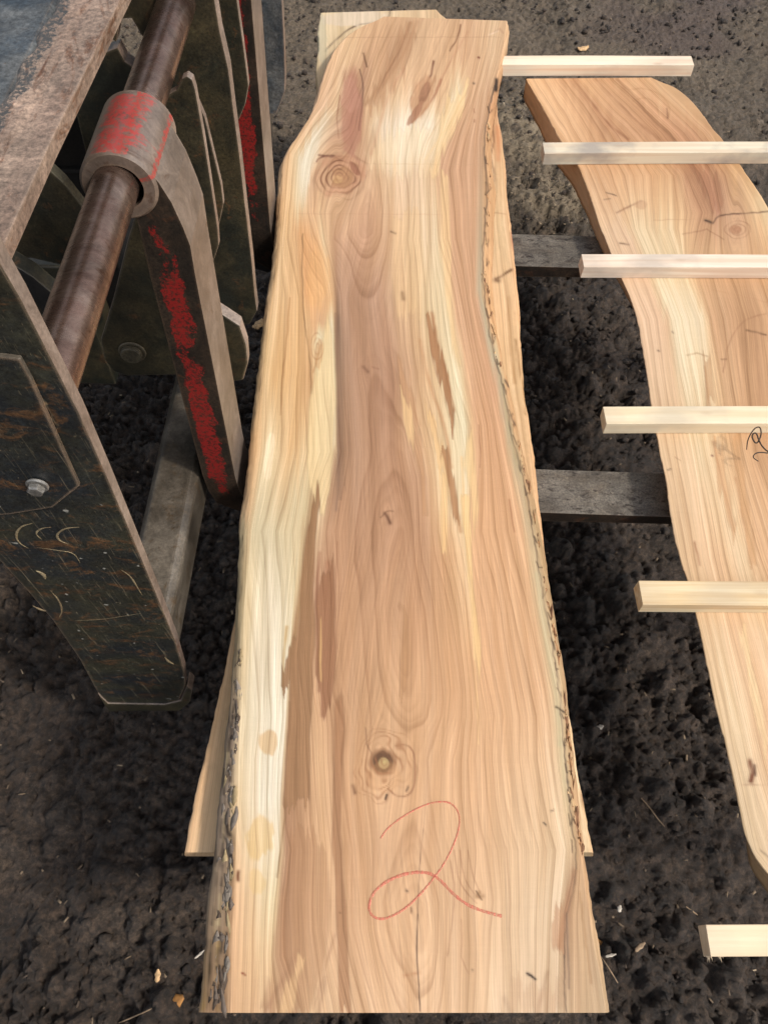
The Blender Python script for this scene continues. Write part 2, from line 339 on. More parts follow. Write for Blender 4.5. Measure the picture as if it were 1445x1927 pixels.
for hz in (0, .0007):
    lx = q[None, :, 0] * L[:, None]; ly = q[None, :, 1] * W[:, None]
    bx.append(np.stack([cxs[:, None] + lx * np.cos(an)[:, None] - ly * np.sin(an)[:, None],
                        cys[:, None] + lx * np.sin(an)[:, None] + ly * np.cos(an)[:, None],
                        (gz(cxs, cys) + .0035)[:, None] + lx * np.sin(ti)[:, None] + hz], -1))
VV = np.concatenate(bx, 1)
BF = np.array([[0, 3, 2, 1], [4, 5, 6, 7], [0, 1, 5, 4], [1, 2, 6, 5], [2, 3, 7, 6], [3, 0, 4, 7]])
me = mesh_quads('sawdust', VV.reshape(-1, 3), (BF[None] + (np.arange(N) * 8)[:, None, None]).reshape(-1, 4))
m, n, l, b = new_mat('sawdust_flakes'); nn = nd(n, 'ShaderNodeTexNoise', Scale=25.0); l.new(coords(n, l), nn.inputs['Vector'])
rp = ramp(n, [(.35, (.07, .05, .035)), (.6, (.22, .16, .10)), (.72, (.42, .33, .22))]); l.new(nn.outputs[0], rp.inputs[0]); l.new(rp.outputs[0], b.inputs['Base Color']); b.inputs['Roughness'].default_value = .9
tag(link('sawdust', me, m), 'pale sawdust flakes sprinkled over the dark soil', 'sawdust', kind='stuff')

# ------------------------------------------------------------------ wood painter (growth rings, heartwood, knots)
def smooth_line(pts, it=3):
    P_ = [np.array(p, float) for p in pts]
    for _ in range(it):
        Q_ = [P_[0]]
        for a, c_ in zip(P_[:-1], P_[1:]): Q_ += [a * .75 + c_ * .25, a * .25 + c_ * .75]
        P_ = Q_ + [P_[-1]]
    return P_
def track_eval(tracks, py):
    xs = []; cs = []
    for t in tracks:
        ys = np.array([p[0] for p in t]); o = np.argsort(ys)
        xv = np.array([p[1] for p in t], float)[o]; cv = np.array([p[2] for p in t], float)[o]; ys = ys[o]
        xs.append(np.interp(py, ys, xv)); cs.append(np.stack([np.interp(py, ys, cv[:, k]) for k in range(3)], -1))
    return np.array(xs), np.array(cs)
LAST = {}
def paint(tracks, px, py, knots=(), strokes=(), seed=0, ringf=1.0, fib=1.0, heart=None):
    """colour of the sawn face; tracks run along the grain, each with its wood tone"""
    px = px.copy(); py = py.copy(); ox, oy = px.copy(), py.copy()
    for (kx, ky, kr, ka) in knots:                      # grain flows round knots
        dx = px - kx; dy = (py - ky) * .55; r2 = (dx * dx + dy * dy) / (kr * kr)
        px = px - np.sign(dx) * ka * np.exp(-r2 * .5) * (1 - np.exp(-np.abs(dx) / (kr * .25)))
    px = px + 5 * (fbm(px / 60, py / 520, 3, seed + 3) - .5) * 2 + 1.0 * (fbm(px / 12, py / 200, 2, seed + 8) - .5) * 2
    py2 = py + 26 * (fbm(px / 7, py / 260, 2, seed + 5) - .5) * 2
    xs, cs = track_eval(tracks, py2)
    xq, _ = track_eval(tracks, py)
    C = cs[0].copy(); s = np.zeros_like(px)
    for k in range(len(tracks) - 1):
        w_ = np.maximum(xs[k + 1] - xs[k], 1e-3); t = np.clip((px - xs[k]) / w_, 0, 1)
        C = C + (cs[k + 1] - cs[k]) * t[:, None]
        t = np.clip((px - xq[k]) / np.maximum(xq[k + 1] - xq[k], 1e-3), 0, 1); s = s + t * (tracks[k][0][3] if len(tracks[k][0]) > 3 else 1)
    C = srgb(np.clip(C, 0, 255)) 
    lum = (C @ np.array([.3, .59, .11]))[:, None]; C = (C + (.07 + .26 * sm(.50, .72, lum)) * (lum - C)) * np.array([.99, 1.012, .965])
    yel = np.clip((C[:, 1] - C[:, 2]) / C[:, 1] - .38, 0, .3); C[:, 1] *= 1 - .22 * yel; C[:, 2] *= 1 + .45 * yel
    dk = sm(.62, .38, lum[:, 0]); C *= 1 + dk[:, None] * np.array([.0, .0, -.045])
    # growth rings: distance from the pith in flow coordinates, so that rings close into nested arches
    ph = s * 1.55 * ringf + 2.6 * fbm(s * .5, py / 900, 3, seed + 13)
    if heart is not None:
        hy, hx, hq = (np.array(v, float) for v in heart)
        xc = np.interp(py, hy, hx); sc = np.zeros_like(px)
        for k in range(len(tracks) - 1):
            w_ = np.maximum(xq[k + 1] - xq[k], 1e-3); sc = sc + np.clip((xc - xq[k]) / w_, 0, 1) * (tracks[k][0][3] if len(tracks[k][0]) > 3 else 1)
        q_ = np.interp(py + 10 * (fbm(px / 30, py / 60, 2, seed + 15) - .5), hy, hq)
        ds = (s - sc) * 1.55 * ringf
        ph = np.sqrt(ds * ds + np.maximum(q_, 0) + .02) + 1.3 * fbm(s * .5, py / 900, 3, seed + 13) + 40 * (ds > 0) * 0
    LAST['ph'] = ph; LAST['s'] = s + .25 * fbm(s * 1.3, py / 300, 2, seed + 14)
    fine_ = fbm(s * 7, py / 170, 3, seed + 19)
    C = C * (1 + fib * .20 * (fine_ - .5))[:, None]
    mid = fbm(s * 1.7, py / 330, 3, seed + 23)
    C = C * (1 + fib * .42 * (mid - .5))[:, None] ** np.array([.75, 1.0, 1.35])
    bl = fbm(ox / 90, oy / 120, 3, seed + 29); C = C * (1 + .10 * (bl - .5))[:, None]
    for st in strokes:                                   # (points, width, colour, strength[, jitter])
        pts, wd, colr, stg = st[:4]; P_ = np.array(smooth_line(pts, 2) if len(pts) > 3 else pts, float); jit = st[4] if len(st) > 4 else 1.2
        lo = P_.min(0) - 5 * wd - 6; hi = P_.max(0) + 5 * wd + 6
        ii = np.where((ox > lo[0]) & (ox < hi[0]) & (oy > lo[1]) & (oy < hi[1]))[0]
        if not len(ii): continue
        qx = ox[ii] + jit * 2 * (fbm(ox[ii] / 12, oy[ii] / 16, 2, seed + 31) - .5); qy = oy[ii] + jit * 2 * (fbm(ox[ii] / 12, oy[ii] / 16, 2, seed + 37) - .5)
        if st[4:5] == ('fill',): pass
        d2 = np.full(len(ii), 1e9)
        for a, c_ in zip(P_[:-1], P_[1:]):
            v_ = c_ - a; L2 = max(v_ @ v_, 1e-6); t = np.clip(((qx - a[0]) * v_[0] + (qy - a[1]) * v_[1]) / L2, 0, 1)
            d2 = np.minimum(d2, (qx - a[0] - t * v_[0]) ** 2 + (qy - a[1] - t * v_[1]) ** 2)
        f = stg * np.exp(-d2 / (wd * wd)) * 1.25 * (.65 + .7 * (vn(ox[ii] / 9, oy[ii] / 30, seed + 41) - .2))
        f = np.clip(f, 0, 1)[:, None]; C[ii] = C[ii] * (1 - f) + srgb(colr) * f
    return np.clip(C / GAIN, .002, .85)
def polys(C, ox, oy, items, seed=0):                     # tongues of darker or paler wood with crisp feathered edges
    for (pts, colr, stg, soft) in items:
        P_ = np.array(pts, float); lo = P_.min(0) - 12; hi = P_.max(0) + 12
        ii = np.where((ox > lo[0]) & (ox < hi[0]) & (oy > lo[1]) & (oy < hi[1]))[0]
        if not len(ii): continue
        x = ox[ii] + 7 * (fbm(ox[ii] / 12, oy[ii] / 70, 3, seed + 71) - .5); y = oy[ii] + 60 * (fbm(ox[ii] / 4.5, oy[ii] / 300, 2, seed + 73) - .5)
        ins = np.zeros(len(ii), bool); d2 = np.full(len(ii), 1e9)
        for a, c_ in zip(P_, np.roll(P_, -1, 0)):
            v_ = c_ - a; L2 = max(v_ @ v_, 1e-6); t = np.clip(((x - a[0]) * v_[0] + (y - a[1]) * v_[1]) / L2, 0, 1)
            d2 = np.minimum(d2, (x - a[0] - t * v_[0]) ** 2 + (y - a[1] - t * v_[1]) ** 2)
            cr = ((a[1] > y) != (c_[1] > y)); dy_ = c_[1] - a[1]
            if abs(dy_) > 1e-9: ins ^= cr & (x < v_[0] * (y - a[1]) / dy_ + a[0])
        sd_ = np.where(ins, 1, -1) * np.sqrt(d2)
        f = (stg * sm(-soft, soft, sd_))[:, None]
        tex = (1 + .3 * (fbm(x / 4, y / 120, 3, seed + 79) - .5))[:, None]
        rim = (1 - .14 * np.exp(-(sd_ / 2.0) ** 2) * stg)[:, None]
        C[ii] = (C[ii] * (1 - f) + srgb(colr) * np.array([.985, .97, .90]) / GAIN * tex * f) * rim
    return C
def blobs(C, ox, oy, items, seed=0):                     # filled patches: (cx,cy,rx,ry,angle,colour,strength,edge)
    for (cx_, cy_, rx, ry, an_, colr, stg, ed) in items:
        ca, sa = math.cos(R(an_)), math.sin(R(an_)); dx = ox - cx_; dy = oy - cy_
        u = (dx * ca + dy * sa) / rx; v = (-dx * sa + dy * ca) / ry
        r = np.sqrt(u * u + v * v) + ed * (fbm(ox / 9, oy / 22, 3, seed + 51) - .5) * 2
        f = (stg * sm(1.12, .82, r))[:, None]; C = C * (1 - f) + srgb(colr) / GAIN * f
    return C
def rings_at(C, ox, oy, kx, ky, rx, ry, nr, colr, stg, seed=0):   # rings round a knot
    u = (ox - kx) / rx; v = (oy - ky) / ry; r = np.sqrt(u * u + v * v) + .26 * (fbm(ox / 34, oy / 34, 2, seed + 61) - .5) * 2
    f = (stg * (.35 + .9 * sm(.3, .7, fbm(ox / 22, oy / 22, 2, seed + 63))) * np.exp(-((r * nr - np.round(r * nr)) / .2) ** 2) * sm(1.05, .7, r))[:, None]
    return C * (1 - f) + srgb(colr) / GAIN * f

def poly_curve(pts, z, n):
    W = np.array([PZ(x, y, z) for x, y in pts]); o = np.argsort(W[:, 1]); W = W[o]
    ys = np.linspace(W[0, 1], W[-1, 1], n)
    # smooth monotone-ish interpolation
    k = max(3, int(n * .03)) | 1; xs = np.interp(ys, W[:, 1], W[:, 0])
    pad = np.pad(xs, k // 2, mode='edge'); xs = np.convolve(pad, np.ones(k) / k, 'valid')
    return np.stack([xs, ys], -1)
def make_slab(name, zt, th, Lp, Rp, OLp, ORp, nr, nc, colour, mat, edge_rough=.0007, seed=0, pw=(.75, .75), under=False):
    """Lp/Rp: edges of the sawn top face; OLp/ORp: outer live edges at the bottom"""
    zb = zt - th
    pwL, pwR = pw
    Lw = poly_curve(Lp, zt, nr); Rw = poly_curve(Rp, zt, nr); OL = poly_curve(OLp, zb, nr); OR = poly_curve(ORp, zb, nr)
    OL[:, 1] = Lw[:, 1]; OR[:, 1] = Rw[:, 1]
    jl = lambda a, s: edge_rough * 3 * (fbm(a[:, 1] * 60, a[:, 1] * 0, 3, s) - .5) + edge_rough * 4 * (fbm(a[:, 1] * 14, a[:, 1] * 0, 2, s + 1) - .5)
    for a, s in ((Lw, 71), (Rw, 73), (OL, 75), (OR, 77)): a[:, 0] += jl(a, s + seed)
    if not under: OL[:, 0] = np.minimum(OL[:, 0], Lw[:, 0] - .0005)
    OR[:, 0] = np.maximum(OR[:, 0], Rw[:, 0] + .0005)
    cols = []; topmask = []
    ns = 9
    for k in range(ns):                                   # left side, bottom to top
        t = k / ns; bul = 1 - (1 - t) ** 1.5 if False else t
        x = OL[:, 0] * (1 - bul) + Lw[:, 0] * bul; y = Lw[:, 1]; z = np.full(nr, zb + th * (t ** pwL))
        x = x + .0035 * (fbm(y * 45, np.full(nr, t * 5), 3, 81 + seed) - .5) * (1 if 0 < k else 0); cols.append(np.stack([x, y, z], -1))
    for k in range(nc):
        t = k / (nc - 1); p = Lw * (1 - t) + Rw * t
        z = np.full(nr, zt) - .0006 * (k in (0, nc - 1)); cols.append(np.stack([p[:, 0], p[:, 1], z], -1))
    for k in range(ns):
        t = 1 - (k + 1) / ns
        x = OR[:, 0] * (1 - t) + Rw[:, 0] * t; y = Rw[:, 1]; z = np.full(nr, zb + th * (t ** pwR))
        x = x + .0035 * (fbm(y * 45, np.full(nr, t * 5), 3, 91 + seed) - .5) * (1 if k < ns - 1 else 0); cols.append(np.stack([x, y, z], -1))
    G = np.stack(cols, 1); NC = G.shape[1]
    F = grid_faces(nr, NC, True)
    V = G.reshape(-1, 3)
    # end caps: fan strips between side columns and top
    capV = []; capF = []
    for row, flip in ((0, False), (nr - 1, True)):
        ring = G[row]; bl_, br_ = ring[0], ring[-1]
        base = len(V) + sum(len(c_) for c_ in capV); 
        bot = np.stack([np.array([p[0], p[1], zb]) for p in ring]); bot[0] = bl_; bot[-1] = br_
        tp = ring.copy(); capV.append(np.concatenate([tp, bot]))
        for k in range(NC - 1):
            f = [base + k, base + k + 1, base + NC + k + 1, base + NC + k]; capF.append(f if flip else f[::-1])
    V = np.concatenate([V] + capV); F = np.concatenate([F[:, ::-1], np.array(capF)[:, ::-1]])
    me = mesh_quads(name, V, F)
    px, py = PROJ(V)
    C = colour(px, py)
    nt_ = nr * NC
    C[nt_:] *= .92
    set_col(me, C); set_f(me, 'ring', LAST['ph']); set_f(me, 'flow', LAST['s'])
    return me, G

# ---- tones
CR = (240, 212, 166); WH = (240, 218, 184); OC = (232, 190, 134); OR_ = (230, 176, 112); TN = (222, 178, 132); PK = (214, 166, 130)
MV = (190, 146, 118); BR = (176, 130, 98); DB = (150, 105, 78); PG = (222, 200, 160); GG = (196, 174, 140)
def T(*pts, d=1.0):
    return [(p[0], p[1], p[2], d) if k == 0 else p for k, p in enumerate(pts)]
UP = [
 T((0, 640, OC), (100, 612, (224, 180, 136)), (200, 590, (222, 178, 142)), (290, 536, TN), (400, 528, (226, 182, 130)), (560, 508, OC), (700, 494, (228, 188, 130)), (850, 480, (232, 186, 128)), (960, 466, (226, 186, 138)), (1000, 455, GG), (1200, 440, (176, 152, 118)), (1350, 425, (164, 142, 124)), (1500, 405, (160, 140, 126)), (1700, 388, (162, 138, 118)), (1905, 372, (182, 146, 112)), d=2),
 T((0, 660, OC), (100, 632, (224, 180, 136)), (200, 606, (222, 178, 142)), (290, 552, OC), (400, 541, (228, 186, 130)), (560, 522, OC), (700, 505, (228, 190, 130)), (850, 491, (238, 196, 138)), (1000, 468, (216, 186, 146)), (1150, 452, (188, 166, 130)), (1350, 440, (170, 146, 128)), (1500, 430, (164, 142, 128)), (1700, 418, (160, 134, 112)), (1905, 412, (158, 124, 98)), d=1),
 T((0, 664, OC), (200, 612, (222, 178, 142)), (290, 562, (232, 196, 146)), (400, 546, (228, 186, 130)), (560, 530, OC), (700, 520, (224, 180, 118)), (850, 500, (236, 206, 156)), (1000, 474, PG), (1150, 460, (230, 200, 152)), (1350, 452, (236, 206, 160)), (1500, 446, (234, 198, 148)), (1700, 438, (222, 176, 132)), (1905, 432, (214, 170, 128)), d=2),
 T((0, 690, TN), (100, 660, (224, 184, 140)), (200, 634, (228, 190, 150)), (270, 588, WH), (300, 574, WH), (380, 566, (236, 206, 160)), (440, 560, (222, 176, 124)), (560, 566, (224, 180, 122)), (700, 566, (222, 178, 118)), (850, 548, (228, 186, 126)), (950, 530, (218, 190, 150)), (1000, 520, PG), (1150, 510, (234, 212, 178)), (1350, 502, (238, 218, 186)), (1500, 496, (238, 216, 184)), (1650, 490, (234, 202, 156)), (1800, 486, (226, 188, 140)), (1905, 478, (218, 176, 134)), d=2),
 T((0, 700, TN), (100, 668, (218, 176, 134)), (180, 650, (206, 160, 126)), (270, 598, WH), (330, 586, WH), (400, 574, (226, 184, 136)), (440, 572, (226, 172, 112)), (560, 578, (232, 176, 112)), (620, 585, (226, 182, 128)), (720, 588, (214, 168, 116)), (850, 588, (228, 196, 146)), (950, 574, (214, 192, 152)), (1000, 568, (214, 188, 148)), (1100, 556, (222, 196, 152)), (1230, 543, (230, 208, 170)), (1350, 538, WH), (1500, 530, WH), (1600, 528, (232, 206, 168)), (1700, 518, (230, 202, 152)), (1800, 512, (222, 186, 140)), (1905, 520, (210, 170, 132)), d=1),
 T((0, 708, TN), (100, 680, (216, 172, 132)), (180, 662, (178, 130, 104)), (240, 650, (184, 136, 110)), (290, 612, (218, 178, 142)), (340, 592, (206, 164, 132)), (400, 590, (216, 172, 128)), (450, 600, (228, 176, 116)), (560, 612, (228, 180, 124)), (610, 604, (216, 170, 128)), (640, 600, (240, 214, 160)), (720, 604, (240, 214, 158)), (850, 604, (236, 208, 158)), (920, 590, (190, 158, 120)), (1000, 578, (176, 144, 106)), (1100, 566, (184, 150, 112)), (1230, 550, (172, 130, 94)), (1350, 546, (172, 130, 98)), (1500, 540, (176, 132, 100)), (1600, 542, (178, 134, 104)), (1700, 532, (176, 134, 104)), (1800, 530, (180, 138, 106)), (1905, 560, (182, 146, 112)), d=1),
 T((0, 718, TN), (100, 694, (204, 160, 124)), (180, 676, (172, 126, 102)), (250, 664, (190, 142, 114)), (300, 640, (206, 160, 128)), (400, 610, (226, 186, 144)), (450, 612, (234, 198, 150)), (560, 624, (226, 180, 124)), (620, 626, (240, 214, 168)), (720, 630, (240, 214, 164)), (850, 632, (230, 200, 156)), (960, 602, (226, 194, 156)), (1000, 600, (204, 168, 134)), (1100, 584, (184, 144, 112)), (1230, 566, (180, 138, 104)), (1350, 574, (190, 148, 112)), (1500, 580, (196, 152, 116)), (1700, 578, (202, 158, 120)), (1905, 590, (214, 174, 132)), d=2),
 T((0, 740, TN), (100, 712, (214, 168, 128)), (200, 690, (216, 174, 136)), (300, 672, (206, 162, 132)), (400, 640, (212, 168, 134)), (450, 630, (206, 160, 130)), (560, 634, (176, 136, 112)), (640, 634, (150, 118, 98)), (720, 638, (160, 124, 100)), (850, 640, (164, 126, 102)), (1000, 622, (196, 150, 118)), (1150, 612, (184, 138, 106)), (1300, 600, (206, 160, 118)), (1450, 606, (218, 174, 128)), (1600, 612, (216, 172, 128)), (1750, 610, (216, 172, 130)), (1905, 640, (218, 176, 136)), d=2),
 T((0, 766, (214, 172, 130)), (80, 742, (196, 152, 116)), (160, 718, (198, 154, 118)), (240, 700, (228, 194, 158)), (300, 700, (222, 184, 148)), (400, 690, (206, 160, 130)), (450, 690, (196, 150, 122)), (560, 660, (188, 144, 118)), (720, 670, (190, 146, 120)), (850, 680, (186, 142, 114)), (1000, 680, (186, 140, 108)), (1150, 650, (200, 152, 114)), (1300, 628, (196, 150, 112)), (1450, 634, (200, 154, 116)), (1600, 640, (206, 160, 120)), (1750, 650, (210, 164, 124)), (1905, 680, (222, 178, 138)), d=2),
 T((0, 780, (214, 172, 132)), (80, 764, (204, 162, 124)), (160, 744, (222, 182, 142)), (240, 740, (238, 208, 174)), (290, 740, (240, 212, 178)), (330, 738, (224, 186, 150)), (450, 736, (214, 170, 134)), (560, 720, (192, 148, 122)), (720, 740, (184, 138, 112)), (850, 740, (184, 138, 110)), (1000, 760, (184, 138, 104)), (1150, 730, (190, 144, 106)), (1300, 720, (202, 156, 114)), (1450, 700, (214, 168, 124)), (1600, 700, (206, 160, 120)), (1750, 712, (218, 172, 130)), (1905, 740, (224, 180, 140)), d=2.0),
 T((0, 810, (214, 172, 132)), (80, 800, (212, 170, 130)), (160, 790, (214, 170, 130)), (240, 790, (238, 210, 176)), (290, 785, (240, 214, 182)), (330, 780, (230, 192, 156)), (450, 770, (228, 190, 150)), (560, 766, (222, 182, 142)), (700, 780, (206, 162, 126)), (800, 780, (212, 170, 130)), (900, 800, (194, 148, 114)), (1000, 800, (188, 142, 108)), (1150, 800, (200, 152, 112)), (1300, 800, (206, 160, 118)), (1450, 790, (214, 168, 126)), (1600, 780, (214, 168, 128)), (1750, 800, (218, 174, 132)), (1905, 800, (222, 178, 138)), d=2),
 T((0, 860, (212, 170, 130)), (100, 850, (212, 168, 128)), (200, 836, (226, 186, 142)), (250, 826, (238, 208, 168)), (320, 806, (226, 188, 150)), (450, 808, (232, 196, 154)), (560, 800, (230, 196, 148)), (700, 810, (224, 184, 138)), (800, 816, (226, 186, 138)), (900, 826, (234, 196, 146)), (960, 832, (238, 196, 146)), (1050, 836, (206, 158, 114)), (1150, 846, (204, 158, 114)), (1300, 860, (212, 164, 120)), (1450, 850, (216, 170, 128)), (1600, 850, (218, 174, 134)), (1905, 850, (222, 180, 142)), d=2.5),
 T((0, 884, (214, 170, 132)), (100, 876, (214, 168, 128)), (180, 864, (240, 210, 162)), (260, 838, (238, 204, 158)), (320, 820, (224, 182, 142)), (450, 826, (238, 204, 156)), (560, 836, (240, 208, 156)), (700, 858, (240, 212, 160)), (800, 872, (240, 214, 160)), (880, 876, (240, 210, 158)), (1000, 878, (240, 202, 150)), (1100, 884, (238, 196, 144)), (1230, 890, (220, 172, 124)), (1350, 898, (218, 172, 126)), (1500, 900, (220, 174, 132)), (1905, 900, (222, 182, 144)), d=1),
 T((0, 900, (216, 174, 136)), (100, 892, (212, 168, 128)), (180, 878, (214, 168, 130)), (260, 850, (212, 164, 128)), (320, 832, (208, 160, 128)), (450, 838, (216, 168, 132)), (560, 856, (216, 168, 132)), (700, 882, (220, 172, 132)), (800, 898, (216, 166, 124)), (880, 898, (220, 170, 126)), (1000, 892, (220, 170, 124)), (1230, 904, (218, 168, 122)), (1350, 920, (220, 172, 126)), (1500, 930, (222, 178, 136)), (1905, 950, (222, 186, 152)), d=4.5),
 T((0, 935, (220, 184, 144)), (100, 925, (218, 178, 140)), (180, 905, (210, 166, 130)), (260, 896, (210, 162, 128)), (450, 895, (214, 166, 132)), (560, 895, (212, 164, 128)), (700, 925, (212, 162, 126)), (850, 948, (218, 168, 126)), (1000, 980, (220, 172, 128)), (1150, 1000, (222, 176, 132)), (1300, 1024, (222, 176, 134)), (1450, 1040, (226, 186, 146)), (1600, 1060, (226, 190, 152)), (1700, 1050, (228, 194, 158)), (1905, 1045, (212, 180, 150)), d=2),
 T((0, 950, (220, 180, 140)), (100, 938, (220, 180, 142)), (180, 920, (206, 162, 128)), (260, 905, (198, 154, 122)), (450, 906, (190, 162, 134)), (560, 904, (190, 170, 144)), (700, 936, (196, 176, 146)), (850, 966, (188, 166, 128)), (1000, 998, (212, 182, 142)), (1150, 1018, (218, 190, 150)), (1300, 1044, (218, 190, 152)), (1450, 1056, (210, 186, 146)), (1600, 1078, (206, 172, 132)), (1650, 1078, (176, 140, 108)), (1720, 1060, (172, 130, 96)), (1905, 1062, (190, 156, 126)), d=1),
 T((0, 960, (220, 180, 140)), (100, 946, (210, 170, 132)), (180, 930, (200, 150, 108)), (260, 914, (212, 166, 120)), (560, 912, (216, 174, 128)), (700, 948, (212, 168, 120)), (850, 978, (196, 156, 112)), (1000, 1010, (186, 156, 116)), (1300, 1060, (184, 152, 116)), (1600, 1090, (200, 160, 120)), (1720, 1080, (204, 164, 126)), (1905, 1084, (206, 168, 132)), d=1),
 T((0, 975, (212, 170, 128)), (560, 940, (208, 162, 112)), (1000, 1030, (176, 142, 102)), (1600, 1100, (190, 150, 112)), (1750, 1120, (196, 160, 124)), (1905, 1144, (180, 150, 118)), d=1),
]
DL = (118, 84, 62); CK = (66, 50, 42); RL = (150, 104, 76)
